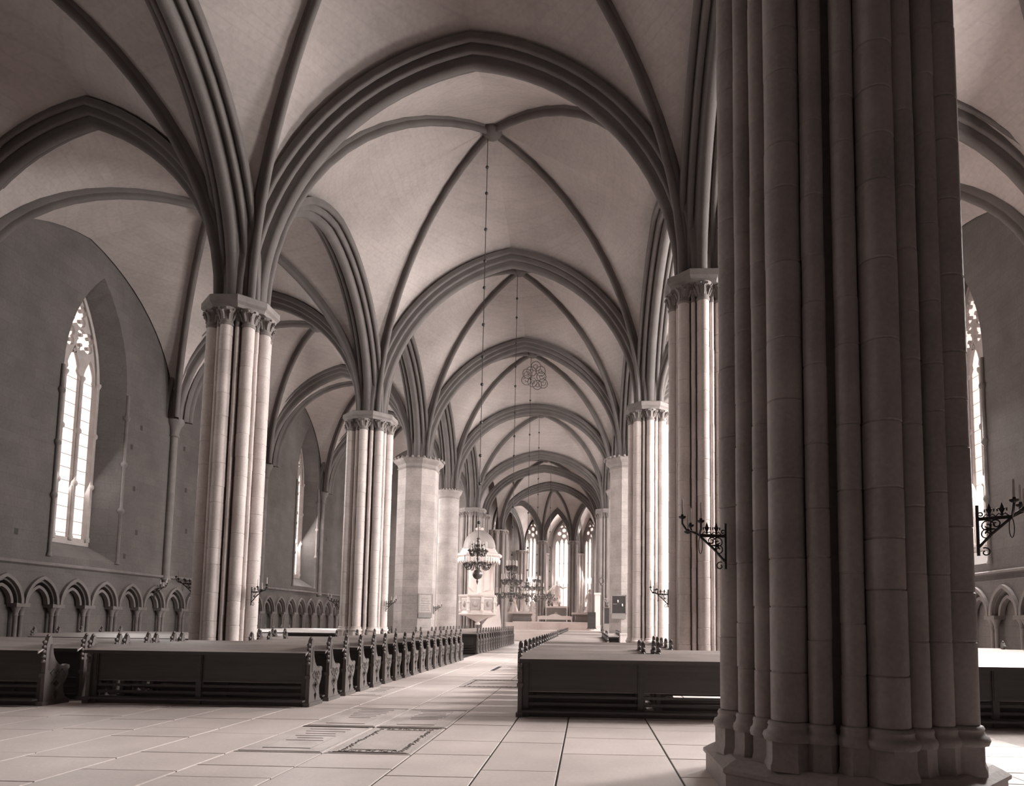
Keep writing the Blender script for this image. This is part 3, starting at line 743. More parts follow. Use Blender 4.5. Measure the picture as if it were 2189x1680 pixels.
# ------------------------------------------------------------------ pews
def end_outline():
    p = [(-.10, 0), (.46, 0), (.46, .09), (.40, .12), (.36, .2), (.34, .34), (.40, .42), (.45, .52), (.44, .6), (.47, .64), (.46, .69), (.38, .71), (.30, .68), (.20, .72), (.12, .80), (.07, .90), (.05, 1.0), (.06, 1.06), (.02, 1.12), (.01, 1.19), (-.03, 1.24), (-.07, 1.19), (-.08, 1.12), (-.10, 1.08)]
    return p
def end_mesh():
    def mk():
        m = MB()
        m.extrude(end_outline(), [[(.17, .3), (.24, .37), (.17, .44), (.10, .37)][::-1], [(.18, .08), (.24, .2), (.18, .25), (.12, .2)][::-1]], lambda u, v, d: (d, u, v), -.035, .035)
        m.box((-.06, -.14, 0), (.06, .48, .07)); m.box((-.05, -.125, .5), (.05, -.085, .56))
        for k in range(5): m.ball((0, -.115, .78 + .085 * k), .04, 6, 4)
        m.ball((0, -.035, 1.235), .035, 6, 4)
        return m.mesh('bench_end', WOODE)
    return cached('pew_end', mk)
def tracery_mesh():
    def mk():
        m = MB()
        for s_ in (-1, 1):
            for (y, z, r) in ((.17, .37, .12), (.29, .55, .07), (.09, .56, .07), (.19, .56, .05)):
                m.tube([(s_ * .037, y + r * math.cos(k * PI / 2), z + r * math.sin(k * PI / 2)) for k in range(5)], .012, 4)
            m.tube([(s_ * .037, -.02, .62), (s_ * .037, -.02, .95), (s_ * .037, .0, 1.08)], .018, 4)
        return m.mesh('carved_tracery', WOODE)
    return cached('pew_trac', mk)
def pew_meshes(L_):
    L_ = round(L_, 2)
    def mk():
        d = {}
        d['backrest'] = MB().box((0, -.02, .45), (L_, .012, .98)).mesh('backrest', WOOD)
        d['book_ledge'] = MB().add([(0, -.24, .92), (L_, -.24, .92), (L_, .0, 1.045), (0, .0, 1.045), (0, -.24, .95), (L_, -.24, .95), (L_, .0, 1.075), (0, .0, 1.075)],
             [(3, 2, 1, 0), (4, 5, 6, 7), (0, 1, 5, 4), (1, 2, 6, 5), (2, 3, 7, 6), (3, 0, 4, 7)]).mesh('book_ledge', WOODL)
        d['ledge_lip'] = MB().box((0, -.255, .915), (L_, -.235, .975)).mesh('ledge_lip', WOOD)
        d['seat'] = MB().bbox((0, .02, .41), (L_, .42, .45)).mesh('seat', WOODL)
        d['kneeler'] = MB().box((0, -.3, .1), (L_, -.18, .13)).mesh('kneeler', WOOD)
        d['plinth_board'] = MB().box((0, -.05, 0), (L_, .02, .13)).mesh('plinth_board', WOOD)
        d['rail'] = MB().box((0, -.025, 0), (L_, .01, .045)).mesh('lower_rail', WOOD)
        return d
    return cached(('pew', L_), mk)
stile_me = MB().box((-.05, -.05, .07), (.05, .02, .92)).box((-.065, -.075, 0), (.065, .03, .1)).box((-.03, -.062, .42), (.03, -.05, .9)).mesh('stile', WOOD)
def pew(x0, x1, y, label, group, full=True):
    t = thing('pew', label, 'pew', (x0, y, 0), 0, group); L_ = x1 - x0; d = pew_meshes(L_)
    put('backrest', d['backrest'], t); put('seat', d['seat'], t)
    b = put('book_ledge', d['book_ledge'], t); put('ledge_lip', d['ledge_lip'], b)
    put('plinth_board', d['plinth_board'], t)
    if full:
        for z in (.19, .31, .42): put('lower_rail', d['rail'], t, (0, 0, z))
        put('kneeler', d['kneeler'], t)
        n = max(1, round(L_ / 2.0))
        for k in range(1, n): put('stile', stile_me, t, (L_ * k / n, 0, 0))
        for x in (.09, L_ - .09): put('stile', stile_me, t, (x, 0, 0))
    for x in (0, L_):
        e = put('bench_end', end_mesh(), t, (x, 0, 0)); put('carved_tracery', tracery_mesh(), e)
SP = 0.925
def pew_block(x0, x1, y0, n, where, group, short=None):
    for i in range(n):
        y = y0 + SP * i; a, b = x0, x1
        if short:
            a, b = short(i, y, x0, x1)
        if b - a < .6: continue
        pos = 'nearest the camera' if i == 0 else '%s row from its near end' % ORD[min(i, 19)]
        pew(a, b, y, 'dark oak pew with carved ends, %s, %s' % (where, pos), group)
def shortL(i, y, a, b):
    return (-8.05, b) if abs(y - YS[2]) < 1.7 else (-7.7, b) if y > 20.5 else (a, b)
pew_block(-9.2, -5.08, 12.4, 17, 'left nave block', 'pews of the left nave block', shortL)
def shortR(i, y, a, b):
    if i == 0: return a, 2.95
    if i < 3: return a, 1.02
    return a, (1.75 if y < 18.6 else .55)
pew_block(-1.13, 2.2, 11.65, 15, 'right nave block', 'pews of the right nave block', shortR)
pew_block(-8.3, -5.3, 32.75, 18, 'far left nave block', 'pews of the far left nave block', lambda i, y, a, b: (max(a, -7.95), b) if abs(y - YS[4]) < 1.7 else (a, b))
pew_block(-1.2, 1.4, 27.6, 16, 'far right nave block', 'pews of the far right nave block', lambda i, y, a, b: (a, .8) if abs(y - YS[4]) < 2.5 or abs(y - YS[3]) < 1.9 else (a, b))
pew_block(-16.2, -9.65, 11.9, 5, 'north aisle block', 'pews in the north aisle')
pew_block(-16.2, -10.4, 19.4, 5, 'north aisle middle block', 'pews in the north aisle')
pew_block(-16.2, -10.6, 30.0, 8, 'far north aisle block', 'pews in the far north aisle')
pew_block(1.3, 2.9, 12.6, 2, 'short right block', 'short pews at the right pier')
pew_block(4.6, 10.6, 11.4, 8, 'south aisle block', 'pews in the south aisle')
# ------------------------------------------------------------------ chandeliers
def chandelier(x, y, zb, zt, dia, ztop, label, ball=.17, tiers=2, arms=8):
    t = thing('chandelier', label, 'chandelier', (x, y, zb), 0, 'brass chandeliers hanging along the nave')
    H_ = zt - zb
    MB().ball((0, 0, ball), ball, 14, 10).lathe([(.005, -.18), (.02, -.12), (.045, -.05), (.02, .0)], 8).build('globe', BRASS, t)
    prof = [(.03, 2 * ball - .02)]
    z = 2 * ball
    k = 0
    while z < H_ - .15:
        prof += [(.03, z), (.03 + .045 * (1 if k % 2 else .6), z + .06), (.03, z + .12)]; z += .15; k += 1
    prof += [(.02, H_ - .1), (.06, H_ - .05), (.015, H_)]
    MB().lathe(prof, 10).build('stem', BRASS, t)
    arm_me = {}
    for ti in range(tiers):
        z0 = 2 * ball + .05 + ti * (H_ - 2 * ball) * .42; r = dia / 2 * (1 - .32 * ti)
        key = (round(r, 2),)
        a1 = MB().tube([(.03, 0, .12), (r * .25, 0, .2), (r * .45, 0, .1), (r * .62, 0, -.06), (r * .82, 0, -.06), (r * .95, 0, .02), (r, 0, .1)], .018, 5)
        a1.tube([(r * .45, 0, .1), (r * .52, 0, .2), (r * .62, 0, .2), (r * .64, 0, .12), (r * .57, 0, .1)], .014, 4)
        a1.ball((r * .82, 0, .02), .035, 6, 4)
        a1.lathe([(.01, .08), (.06, .1), (.07, .13), (.03, .13), (.03, .17)], 8, (r, 0, 0))
        am = a1.mesh('arm', BRASS)
        cm = MB().lathe([(.016, .17), (.014, .42), (.004, .44)], 6, (r, 0, 0)).mesh('candle', WAX)
        for k in range(arms):
            ang = 2 * PI * k / arms + ti * PI / arms
            o = put('arm', am, t, (0, 0, z0), ang); put('candle', cm, o)
    f = MB()
    for k in range(6):
        a = k * PI / 3; c, s_ = math.cos(a), math.sin(a)
        f.tube([(c * q, s_ * q, H_ * .62 + z) for q, z in ((.03, 0), (.14, .08), (.2, .2), (.15, .28), (.1, .22))], .016, 4)
        f.ball((c * .2, s_ * .2, H_ * .62 + .3), .03, 6, 4)
    f.build('upper_scrolls', BRASS, t)
    L_ = ztop - zt
    ch = MB().tube([(0, 0, H_), (0, 0, H_ + L_)], .014, 5).build('chain', IRON, t)
    n = int(L_ / 1.15); bm_ = cached('cball', lambda: MB().ball((0, 0, 0), .06, 8, 6).mesh('chain_ball', IRON))
    for k in range(n):
        put('chain_ball', bm_, ch, (0, 0, H_ + .5 + k * 1.15 + (.18 if k % 3 == 1 else 0)))
chandelier(-3.7, 22.55, 2.98, 4.4, .88, 18.72, 'brass chandelier with big globe hanging in front of the pulpit, nearest of the row', .17)
chandelier(-3.62, 32.0, 2.5, 4.25, 1.45, 18.72, 'large candle chandelier left of the altar, second along the nave', .1, 3, 10)
chandelier(-3.62, 40.2, 2.72, 4.15, 1.5, 17.8, 'hazy candle chandelier between its two darker neighbours, third along the nave', .1, 2, 8)
chandelier(-3.7, 48.8, 2.98, 4.6, 1.6, 16.75, 'globe chandelier right of the large one, fourth along the nave', .2, 3, 8)
chandelier(-3.35, 58.8, 3.2, 4.15, 1.4, 16.15, 'small chandelier beside the altar flowers, farthest along the nave', .12, 2, 8)
# ------------------------------------------------------------------ wall sconces
def spiral(c, r, a0, turns, plane, n=16, shrink=.75):
    out = []
    for i in range(n + 1):
        q = i / n; a = a0 + turns * 2 * PI * q; rr = r * (1 - shrink * q)
        out.append(plane(c[0] + rr * math.cos(a), c[1] + rr * math.sin(a)))
    return out
def sconce(x, y, z, ang, label, sc=1.0):
    t = thing('sconce', label, 'sconce', (x, y, z), ang, 'wrought iron candle brackets on the piers'); t.scale = (sc,) * 3
    pl = lambda u, v: (u, 0, v)
    MB().box((-.008, -.012, -.34), (.016, .012, .13)).build('back_plate', IRON, t)
    MB().box((0, -.012, -.015), (.28, .012, .015)).build('bracket_bar', IRON, t)
    MB().tube([(.01, 0, -.26), (.12, 0, -.14), (.27, 0, -.01)], .013, 5).build('brace', IRON, t)
    m = MB()
    for c, r, a0, tn in (((.08, -.07), .06, 0, 1.3), ((.15, -.055), .045, PI, -1.3), ((.075, -.145), .05, 1.5, 1.2), ((.06, -.31), .045, 2.0, -1.0), ((.03, .04), .03, 4.7, -1.2)):
        m.tube(spiral(c, r, a0, tn, pl), .006, 4)
    for a in range(5): m.tube([(.1, 0, -.1), (.1 + .05 * math.cos(a * 1.256), 0, -.1 + .05 * math.sin(a * 1.256))], [.012, .004], 4)
    m.build('scrollwork', IRON, t)
    for xx in (.1, .2):
        f = MB().lathe([(.002, .02), (.012, .03), (.006, .06), (.018, .085), (.012, .11), (.001, .14)], 6, (xx, 0, 0))
        for s_ in (-1, 1): f.tube([(xx, 0, .04), (xx + s_ * .02, 0, .085), (xx + s_ * .038, 0, .085), (xx + s_ * .036, 0, .06)], .007, 4)
        for s_ in (-1, 1): f.tube([(xx, 0, .02), (xx + s_ * .025, 0, .04), (xx + s_ * .05, 0, .015)], .005, 4)
        f.build('fleur_finial', IRON, t)
    for k, (dx, dy, dz) in enumerate(((.18, 0, .16), (.04, .16, .1), (.04, -.16, .1), (.1, -.07, .02))):
        m = MB().tube([(.28, 0, .0), (.28 + dx * .35, dy * .4, .03), (.28 + dx * .75, dy * .85, .05), (.28 + dx, dy, .07 + dz * .3), (.28 + dx, dy, dz)], .011, 5)
        m.lathe([(.01, dz), (.035, dz + .015), (.04, dz + .03), (.015, dz + .03), (.015, dz + .05)], 8, (.28 + dx, dy, 0))
        o = m.build('arm', IRON, t)
        MB().lathe([(.011, dz + .05), (.009, dz + .2), (.002, dz + .215)], 6, (.28 + dx, dy, 0)).build('candle', WAX, o)
    MB().tube([(.27 + .02 * math.sin(a * .52), .005, -.1 + .09 * math.cos(a * .52)) for a in range(13)], .004, 4).build('hanging_ring', IRON, t)
def at_pier(i, side, ang, z, label, sc=1.0, R=None):
    cx, cy = (LX[i], YS[i]) if side == 'L' else (RX[i], YS[i])
    sconce(cx + R * math.cos(ang), cy + R * math.sin(ang), z, ang, label, sc)
rad = math.radians
at_pier(1, 'R', rad(190), 2.5, 'ornate iron sconce on the massive foreground pier, largest in view', 1.0, 1.25)
at_pier(2, 'R', rad(183), 2.32, 'iron sconce on the left side of the lit right pier', 0.95, .795)
at_pier(2, 'L', rad(-15), 2.25, 'iron sconce on the right side of the closest left pier', 1.0, .8)
at_pier(2, 'L', rad(185), 2.45, 'iron sconce on the left side of the closest left pier', 0.95, .835)
at_pier(3, 'L', rad(-10), 2.25, 'iron sconce on the right side of the second left pier', 0.95, 1.0)
at_pier(3, 'L', rad(200), 2.3, 'iron sconce on the left side of the second left pier', 0.95, .98)
at_pier(4, 'L', rad(0), 2.25, 'small iron sconce beside the pale framed board', 0.95, 1.03)
at_pier(4, 'R', rad(0), 2.25, 'iron sconce beside the black board at right', 0.95, .99)
at_pier(1, 'R', rad(-40), 2.6, 'dark sconce on the right side of the foreground pier', 1.0, 1.26)
sconce(WALL_N + .24, 27.0, 2.75, 0, 'small iron sconce on the wall below the wall shaft', 1.1)
# ------------------------------------------------------------------ boards
def board(name, x, y, rz, w, z0, z1, face, low, label, lowh=.25):
    t = thing(name, label, 'board', (x, y, 0), rz)
    MB().box((-w / 2, -.05, z0 + lowh), (w / 2, -.01, z1)).build('board_face', face, t)
    m = MB()
    for a, b in (((-w / 2 - .03, -.065, z0 + lowh - .02), (-w / 2 + .03, 0, z1 + .03)), ((w / 2 - .03, -.065, z0 + lowh - .02), (w / 2 + .03, 0, z1 + .03)), ((-w / 2, -.065, z1 - .03), (w / 2, 0, z1 + .03)), ((-w / 2, -.065, z0 + lowh - .03), (w / 2, 0, z0 + lowh + .03))): m.box(a, b)
    m.build('frame', PANEL, t)
    MB().box((-w / 2, -.06, z0), (w / 2, -.01, z0 + lowh)).build('lower_panel', low, t)
    return t
fL = 1.1 * math.cos(PI / 8)
b1 = board('hymn_board', LX[4] + fL * math.cos(rad(-45)) + .02, YS[4] + fL * math.sin(rad(-45)) - .02, rad(45), .82, 1.72, 2.95, PAPER, PANEL, 'pale framed board on the octagonal left pillar')
m = MB()
for k in range(6): m.box((-.3 + .02 * (k % 2), -.054, 2.1 + k * .12), (.28 - .05 * (k % 3), -.05, 2.13 + k * .12))
m.build('faded_print', PANEL, b1)
b2 = board('hymn_board', 1.6, YS[4] - fL - .03, 0, .74, 1.8, 3.0, BOARD, PANEL, 'black hymn board on the octagonal right pillar')
MB().box((-.3, -.06, 2.55), (-.1, -.05, 2.56)).ball((-.05, -.07, 2.7), .04, 6, 5, 2.0).ball((.18, -.07, 2.5), .04, 6, 5, 2.0).build('hanging_number_tags', WAX, b2)
b3 = thing('box_stand', 'pale stone block standing below the black board', 'stand', (1.7, YS[4] - 1.62, 0))
MB().bbox((-.38, -.2, 0), (.38, .2, 1.0), .02).build('body', SANDST, b3); MB().box((-.41, -.23, 1.0), (.41, .2, 1.06)).build('top_slab', SANDST, b3)
b4 = board('hymn_board', 1.28, 43.2, 0, .5, 1.0, 2.55, BOARD, PANEL, 'second dark board farther back beside the staff', .5)
MB().box((-.05, -.01, 0), (.05, .03, 2.5)).build('post', WOOD, b4)
# ------------------------------------------------------------------ pulpit
t = thing('pulpit', 'white and cream baroque pulpit with domed canopy on the left choir pier', 'pulpit', (-8.35, 51.5, 0))
def poly6(prof, n=8, ph=PI / 8, sm=False, **k): return MB().lathe(prof, n, ph=ph, smooth=sm, **k)
MB().lathe([(.02, 1.25), (.18, 1.3), (.2, 1.4), (.12, 1.5), (.5, 1.72), (0.95, 1.95), (1.2, 2.0)], 24).build('underside', CREAM, t)
poly6([(1.2, 1.98), (1.48, 2.06), (1.5, 2.14), (1.36, 2.2), (1.36, 2.3)]).build('base_moulding', CREAM, t)
poly6([(1.3, 2.28), (1.34, 2.7), (1.36, 3.35)]).build('body', CREAM, t)
poly6([(1.36, 3.33), (1.5, 3.4), (1.55, 3.52), (1.44, 3.56)]).build('handrail_cornice', CREAM, t)
for k in range(8):
    a = PI / 8 + k * PI / 4; c, s_ = math.cos(a), math.sin(a)
    MB().box((-.1, -.1, 2.25), (.1, .1, 3.4)).ball((0, 0, 3.0), .16, 8, 6).ball((0, 0, 2.38), .15, 8, 6).xf(Matrix.Translation((c * 1.34, s_ * 1.34, 0)) @ Matrix.Rotation(a, 4, 'Z')).build('corner_pilaster', CREAM, t)
    a = k * PI / 4; c, s_ = math.cos(a), math.sin(a)
    MB().box((-.03, -.34, 2.42), (.03, .34, 3.22)).ball((.03, 0, 2.85), .16, 8, 6, 1.4).xf(Matrix.Translation((c * 1.24, s_ * 1.24, 0)) @ Matrix.Rotation(a, 4, 'Z')).build('relief_panel', CREAMD, t)
MB().lathe([(.14, 0), (.14, .1), (.09, .2), (.09, 1.2), (.16, 1.3)], 10).build('support_post', BRASS, t)
m = MB().add([(.3, .3, 0), (1.8, .9, 0), (1.8, 1.0, 0), (.3, .4, 0), (.3, .3, 1.3), (1.5, .9, 2.9), (1.5, 1.0, 2.9), (.3, .4, 1.3)], [(0, 1, 5, 4), (1, 2, 6, 5), (2, 3, 7, 6), (3, 0, 4, 7), (4, 5, 6, 7)])
m.build('stair_panel', CREAM, t)
MB().box((-.95, .8, 3.3), (1.1, .95, 6.2)).build('back_panel', CREAM, t)
m = MB(); n = 16
for i in range(n + 1):
    u = i / n; x = -.9 + 1.9 * u; sag = .7 * math.sin(PI * u * .9) ; zlo = 4.1 - .35 * math.sin(PI * u) + .1 * math.cos(9 * u)
    yy = .72 + .07 * math.cos(u * 22)
    m.v += [(x, yy, 6.1), (x, yy - .05, 5.2), (x, yy + .02, zlo)]
for i in range(n):
    for j in range(2): m.f.append((i * 3 + j, i * 3 + 3 + j, i * 3 + 4 + j, i * 3 + 1 + j)); m.sm.append(True)
m.build('carved_drapery', CREAM, t)
poly6([(1.2, 6.15), (1.62, 6.2), (1.62, 6.4), (1.78, 6.5), (1.82, 6.65), (1.5, 6.72), (1.42, 6.9), (1.34, 7.0), (1.32, 7.1)]).build('canopy_cornice', CREAM, t)
lm = MB().add([(-.11, 0, 0), (.11, 0, 0), (.11, 0, -.18), (.06, 0, -.26), (0, 0, -.36), (-.06, 0, -.26), (-.11, 0, -.18)], [(0, 1, 2, 3, 4, 5, 6)])
lmb = lm.mesh('lambrequin', CREAM); sol = []
lm2 = MB().extrude([(-.11, 0), (.11, 0), (.11, -.18), (.06, -.26), (0, -.38), (-.06, -.26), (-.11, -.18)], [], lambda u, v, d: (d, u, v), -.02, .02).mesh('lambrequin', CREAM)
for k in range(8):
    for j in range(5):
        a0, a1 = PI / 8 + k * PI / 4, PI / 8 + (k + 1) * PI / 4; q = (j + .5) / 5; R = 1.66
        x = R * (math.cos(a0) * (1 - q) + math.cos(a1) * q); y = R * (math.sin(a0) * (1 - q) + math.sin(a1) * q)
        put('lambrequin', lm2, t, (x, y, 6.3), (a0 + a1) / 2)
bpy.data.meshes.remove(lmb)
MB().lathe([(1.3, 7.05), (1.24, 7.15), (1.22, 7.35), (1.12, 7.75), (.9, 8.1), (.6, 8.35), (.3, 8.5), (.12, 8.54)], 24).build('canopy_dome', material('grey painted dome', .42, .5, .2, 2, 20, .05), t)
m = MB().lathe([(.12, 8.5), (.2, 8.6), (.08, 8.7), (.05, 8.8)], 10)
for s_ in (-1, 1): m.ball((s_ * .2, -.1, 8.62), .12, 8, 6)
m.build('crown_finial', MARBLE, t)
# ------------------------------------------------------------------ altar and choir furniture
t = thing('altar', 'grey panelled high altar block below the central statue', 'altar', (-3.31, 71.2, 1.6))
MB().bbox((-1.02, 0, 0), (1.02, 1.6, 1.45), .03).build('body', PANEL, t)
MB().box((-1.08, -.08, 1.45), (1.08, 1.7, 1.62)).build('top_slab', SANDST, t)
for x in (-.88, .88): MB().box((x - .1, -.06, 0), (x + .1, 0, 1.45)).build('pilaster', PANEL, t)
m = MB()
for k in range(3):
    a = k * PI / 3; m.tube([(-.2 * math.cos(a), -.02, .85 - .2 * math.sin(a)), (.2 * math.cos(a), -.02, .85 + .2 * math.sin(a))], .03, 4)
m.build('star_emblem', CREAM, t)
MB().bbox((-1.1, 1.7, 0), (1.1, 3.2, 1.7), .03).build('statue_plinth', SANDST, t)
t = tag(MB().extrude([(-1.75, 0), (-1.65, 0), (-1.6, .22), (1.6, .22), (1.65, 0), (1.75, 0), (1.75, .55), (1.2, .62), (.7, .6), (.3, .75), (0, .8), (-.3, .75), (-.7, .6), (-1.2, .62), (-1.75, .55)], [], lambda u, v, d: (-3.32 + u, 68.7 + d, 1.6 + v), 0, .5).build('kneeling_bench', CLOTH), 'white scalloped kneeling bench in front of the altar', 'bench')
def table(x, label):
    t = thing('side_table', label, 'table', (x, 70.2, 1.6))
    MB().lathe([(.9, 0), (.95, .1), (.85, .5), (1.0, .78)], 4, ph=PI / 4, smooth=False, sx=1.45, sy=.7).build('body', PANEL, t)
    MB().bbox((-1.35, -.7, .78), (1.35, .7, .98), .03).build('top_slab', SANDST, t)
table(-6.75, 'marble topped side table under the left statue group'); table(-.3, 'marble topped side table under the right statue group')
t = thing('altar_rail', 'long white altar rail across the chancel', 'rail', (-3.5, 60, .86))
MB().box((-3.75, -.1, .56), (3.9, .15, .66)).build('top_rail', SANDST, t)
MB().box((-3.7, -.04, .1), (3.85, .06, .56)).build('cloth_panel', CLOTH, t)
MB().box((-3.75, -.1, 0), (3.9, .15, .06)).build('bottom_rail', SANDST, t)
for k in range(9): MB().box((-3.72 + k * .94, -.08, .06), (-3.62 + k * .94, .1, .56)).build('post', SANDST, t)
# marble figures -----------------------------------------------------
def figure(parent, h, seed, pose, lean=0.0):
    # one continuous draped body: folds, shoulders, neck and head by rings; arms grown from the shoulders
    rd = random.Random(seed); n = 28; m = MB(); s = h / 1.75
    ph = [rd.uniform(0, 6.28) for _ in range(4)]; sw = rd.uniform(-.05, .05)
    rings = [(0.0, .34, .27), (.12, .31, .25), (.35, .27, .22), (.6, .235, .19), (.85, .21, .165), (1.0, .185, .14), (1.12, .19, .14), (1.28, .215, .145), (1.38, .205, .125), (1.44, .13, .1), (1.48, .062, .065), (1.53, .06, .066), (1.57, .075, .088), (1.62, .085, .1), (1.68, .083, .098), (1.73, .06, .07), (1.755, .01, .012)]
    if pose == 'kneel': rings = [(z if z > .85 else .15 + z * .82, a * (1.25 if z < .85 else 1), b * (1.7 if z < .6 else 1.1 if z < .85 else 1)) for z, a, b in rings]; rings[0] = (0, .45, .5)
    o = len(m.v); R = len(rings)
    for z, a, b in rings:
        k = max(0, 1 - z / 1.3)
        for i in range(n):
            th = 2 * PI * i / n
            f = 1 + k * (.13 * math.sin(5 * th + ph[0] + z * 2) + .09 * math.sin(9 * th + ph[1] - z * 3)) + (.03 if z < 1.35 else 0) * math.sin(7 * th + 6 * z + ph[2])
            m.v.append(((a * f * math.cos(th) + sw * math.sin(z * 2.2)) * s, (b * f * math.sin(th) - lean * (z / 1.75) ** 2 - (.015 if z > 1.5 and -2.2 < th - 2 * PI < -.9 else 0)) * s, z * s))
    for i in range(R - 1):
        for k in range(n):
            k2 = (k + 1) % n; m.f.append((o + i * n + k, o + i * n + k2, o + (i + 1) * n + k2, o + (i + 1) * n + k)); m.sm.append(True)
    m.f.append(tuple(o + n - 1 - k for k in range(n))); m.sm.append(False); m.f.append(tuple(o + (R - 1) * n + k for k in range(n))); m.sm.append(False)
    yl = -lean * .62
    arms = {'open': [((-1, .19, 1.36), (-1, .42, 1.12, -.08), (-1, .62, .98, -.25)), ((1, .19, 1.36), (1, .42, 1.22, -.1), (1, .66, 1.3, -.22))],
            'kneel': [((-1, .19, 1.36), (-1, .27, 1.1, -.1), (-1, .05, 1.18, -.34)), ((1, .19, 1.36), (1, .27, 1.1, -.1), (1, -.02, 1.2, -.34))],
            'hold': [((-1, .19, 1.36), (-1, .3, 1.08, 0), (-1, .1, 1.02, -.26)), ((1, .19, 1.36), (1, .34, 1.1, -.05), (1, .4, .86, -.2))],
            'raise': [((-1, .19, 1.36), (-1, .3, 1.08, 0), (-1, .22, .86, -.2)), ((1, .19, 1.36), (1, .36, 1.38, -.05), (1, .42, 1.68, -.08))]}[pose]
    for sh, el, ha in arms:
        P = [(sh[0] * sh[1] * .6, yl, sh[2]), (sh[0] * sh[1], yl, sh[2]), ((sh[0] * sh[1] + el[0] * el[1]) / 2, yl + el[3] / 2, (sh[2] + el[2]) / 2), (el[0] * el[1], yl + el[3], el[2]), ((el[0] * el[1] + ha[0] * ha[1]) / 2, yl + (el[3] + ha[3]) / 2, (el[2] + ha[2]) / 2), (ha[0] * ha[1], yl + ha[3], ha[2])]
        m.tube([(x * s, y * s, z * s) for x, y, z in P], [q * s for q in (.06, .075, .07, .065, .055, .03)], 8)
        hx, hy, hz = P[-1]; d = (Vector(P[-1]) - Vector(P[-2])).normalized(); side = d.cross(Vector((0, 0, 1))).normalized()
        m.ball((hx * s, hy * s, hz * s), .04 * s, 8, 6)
        for k in range(4):
            b0 = Vector(P[-1]) + d * .02 + side * (k - 1.5) * .018; q = (.085, .1, .095, .075)[k]
            m.tube([b0 * s, (b0 + d * q * .5) * s, (b0 + d * q - Vector((0, 0, .02))) * s], [.011 * s, .01 * s, .007 * s], 5)
        m.tube([Vector(P[-1]) * s, (Vector(P[-1]) + side * .045 + d * .03) * s, (Vector(P[-1]) + side * .05 + d * .065) * s], [.013 * s, .011 * s, .008 * s], 5)
    # face
    hy = -lean * .88; hz = 1.62
    m.tube([(0, (hy - .095) * s, (hz + .03) * s), (0, (hy - .115) * s, (hz - .01) * s), (0, (hy - .095) * s, (hz - .02) * s)], [.008 * s, .014 * s, .01 * s], 5)
    m.tube([(-.025 * s, (hy - .09) * s, (hz - .045) * s), (.025 * s, (hy - .09) * s, (hz - .045) * s)], .007 * s, 5)
    for q in (-1, 1): m.ball((q * .032 * s, (hy - .088) * s, (hz + .03) * s), .011 * s, 6, 4); m.ball((q * .084 * s, hy * s, hz * s), .02 * s, 6, 4)
    b = m.build('body', MARBLE, parent)
    hm = MB().lathe([(.088, 1.56), (.105, 1.6), (.105, 1.68), (.08, 1.75), (.02, 1.78)], 14); hm.v = [(x * s, (y * 1.12 + .025 + hy) * s, z * s) for x, y, z in hm.v]
    if pose in ('open', 'hold'): hm.tube([(0, (hy + .1) * s, 1.65 * s), (0, (hy + .12) * s, 1.5 * s), (0, (hy + .11) * s, 1.38 * s)], [.09 * s, .1 * s, .06 * s], 8)
    hm.build('hair', MARBLE, parent)
    mm = MB(); nn = 10   # mantle thrown diagonally across the body
    for i in range(nn + 1):
        u = i / nn; th = -2.6 + u * 2.9
        for z0, w in ((.45 + .75 * (1 - u), 1.25), (.75 + .55 * (1 - u), 1.22), (1.05 + .3 * (1 - u), 1.12)):
            mm.v.append((.235 * w * math.cos(th) * s, (.19 * w * math.sin(th) - lean * (z0 / 1.75) ** 2 - .02) * s, (z0 + .03 * math.sin(u * 20)) * s))
    for i in range(nn):
        for j in range(2): mm.f.append((i * 3 + j, i * 3 + 3 + j, i * 3 + 4 + j, i * 3 + 1 + j)); mm.sm.append(True)
    mm.build('mantle', MARBLE, parent)
def statue(label, x, y, z, h, seed, pose, rz=0, lean=0.0, group=None):
    t = thing('statue', label, 'statue', (x, y, z), rz, group); MB().lathe([(h * .24, 0), (h * .24, .06), (h * .22, .08)], 12).build('pedestal', MARBLE, t)
    e = t; figure(e, h, seed, pose, lean); return t
statue('white marble robed figure with arms spread above the altar', -3.36, 73.6, 3.3, 2.75, 1, 'open')
statue('white marble kneeling robed woman, left end of the left statue group', -7.75, 70.2, 2.58, 2.0, 2, 'kneel', rad(15), .1)
statue('tall white marble robed figure in the middle of the left statue group', -6.6, 70.3, 2.58, 2.35, 3, 'hold', rad(5))
statue('small white marble child figure at the right of the left statue group', -5.75, 70.1, 2.58, 1.35, 4, 'hold', rad(-10))
statue('white marble robed figure raising an arm in the right statue group', .2, 70.3, 2.58, 2.4, 5, 'raise', rad(-20))
statue('small white marble kneeling figure in the right statue group', -.75, 70.1, 2.58, 0.95, 6, 'kneel', rad(20), .1)
def vase(x, y, z, label, s=1.0, seed=1):
    t = thing('flower_vase', label, 'vase', (x, y, z), 0, 'vases of flowers on the altar'); rd = random.Random(seed)
    MB().lathe([(.05 * s, 0), (.09 * s, .05 * s), (.1 * s, .14 * s), (.06 * s, .22 * s), (.075 * s, .26 * s)], 10).build('vase', BRASS, t)
    m, f = MB(), MB()
    for k in range(14):
        a, q = rd.uniform(0, 6.28), rd.uniform(.1, .36) * s; h = rd.uniform(.35, .62) * s
        m.tube([(0, 0, .22 * s), (q * .4 * math.cos(a), q * .4 * math.sin(a), h * .8), (q * math.cos(a), q * math.sin(a), h)], .008, 3)
        f.ball((q * math.cos(a), q * math.sin(a), h), .05 * s, 6, 4)
    m.build('stems', FOLI, t); f.build('blossoms', WAX if seed % 2 else FOLI, t)
vase(-3.75, 71.5, 3.23, 'vase of pale flowers at the left end of the altar top', 1.0, 1)
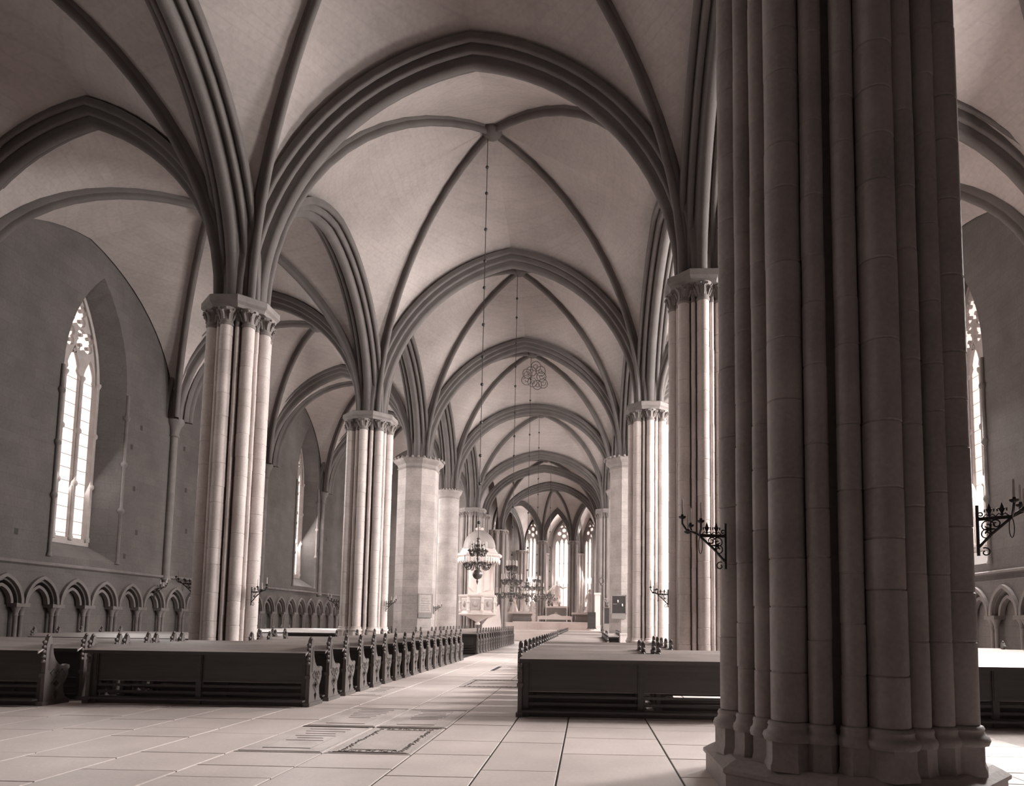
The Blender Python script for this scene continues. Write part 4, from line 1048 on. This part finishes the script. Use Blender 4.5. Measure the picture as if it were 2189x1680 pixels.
vase(-4.15, 72.3, 3.23, 'low bunch of dry twigs at far left of the altar', .8, 2)
vase(-3.0, 71.45, 3.23, 'vase of flowers at the middle of the altar top', .75, 3)
t = thing('lectern', 'dark lectern with sloping top on a pale column at right of the rail', 'lectern', (.3, 50.4, 0))
MB().lathe([(.3, 0), (.3, .1), (.16, .2), (.16, 1.05), (.22, 1.12)], 10).build('column', SANDST, t)
MB().box((-.34, -.25, 1.12), (.34, .25, 1.2)).build('shelf', WOOD, t)
MB().add([(-.3, -.2, 1.2), (.3, -.2, 1.2), (.3, .25, 1.2), (-.3, .25, 1.2), (-.3, -.1, 2.0), (.3, -.1, 2.0), (.3, .25, 2.35), (-.3, .25, 2.35)], [(0, 1, 5, 4), (1, 2, 6, 5), (2, 3, 7, 6), (3, 0, 4, 7), (4, 5, 6, 7), (3, 2, 1, 0)]).build('desk', WOOD, t)
t = thing('pedestal_column', 'pale stepped pedestal column behind the dark lectern', 'pedestal', (.75, 52.0, 0))
MB().box((-.3, -.3, 0), (.3, .3, 1.3)).box((-.34, -.34, 1.3), (.34, .34, 1.4)).build('base', SANDST, t); MB().box((-.2, -.2, 1.4), (.2, .2, 3.7)).build('shaft', SANDST, t); MB().box((-.27, -.27, 3.7), (.27, .27, 3.85)).build('cap', SANDST, t)
t = thing('church_staff', 'tall staff with ornate head at the right nave pews', 'staff', (.95, 47.6, 0))
MB().lathe([(.22, 0), (.22, .08), (.06, .14), (.035, .2)], 10).build('foot', BRASS, t)
MB().lathe([(.035, .15), (.035, 4.2)], 8).build('pole', BRASS, t)
m = MB().ball((0, 0, 4.25), .09, 8, 6).lathe([(.01, 4.8), (.04, 4.7), (.01, 4.95)], 6)
for s_ in (-1, 1): m.tube([(0, 0, 4.3), (s_ * .16, 0, 4.42), (s_ * .18, 0, 4.6), (s_ * .06, 0, 4.72), (0, 0, 4.7)], .028, 5)
m.build('ornate_head', BRASS, t)
vase(1.25, 43.1, 2.58, 'pot of dry leaves on the second dark board', 1.0, 2)
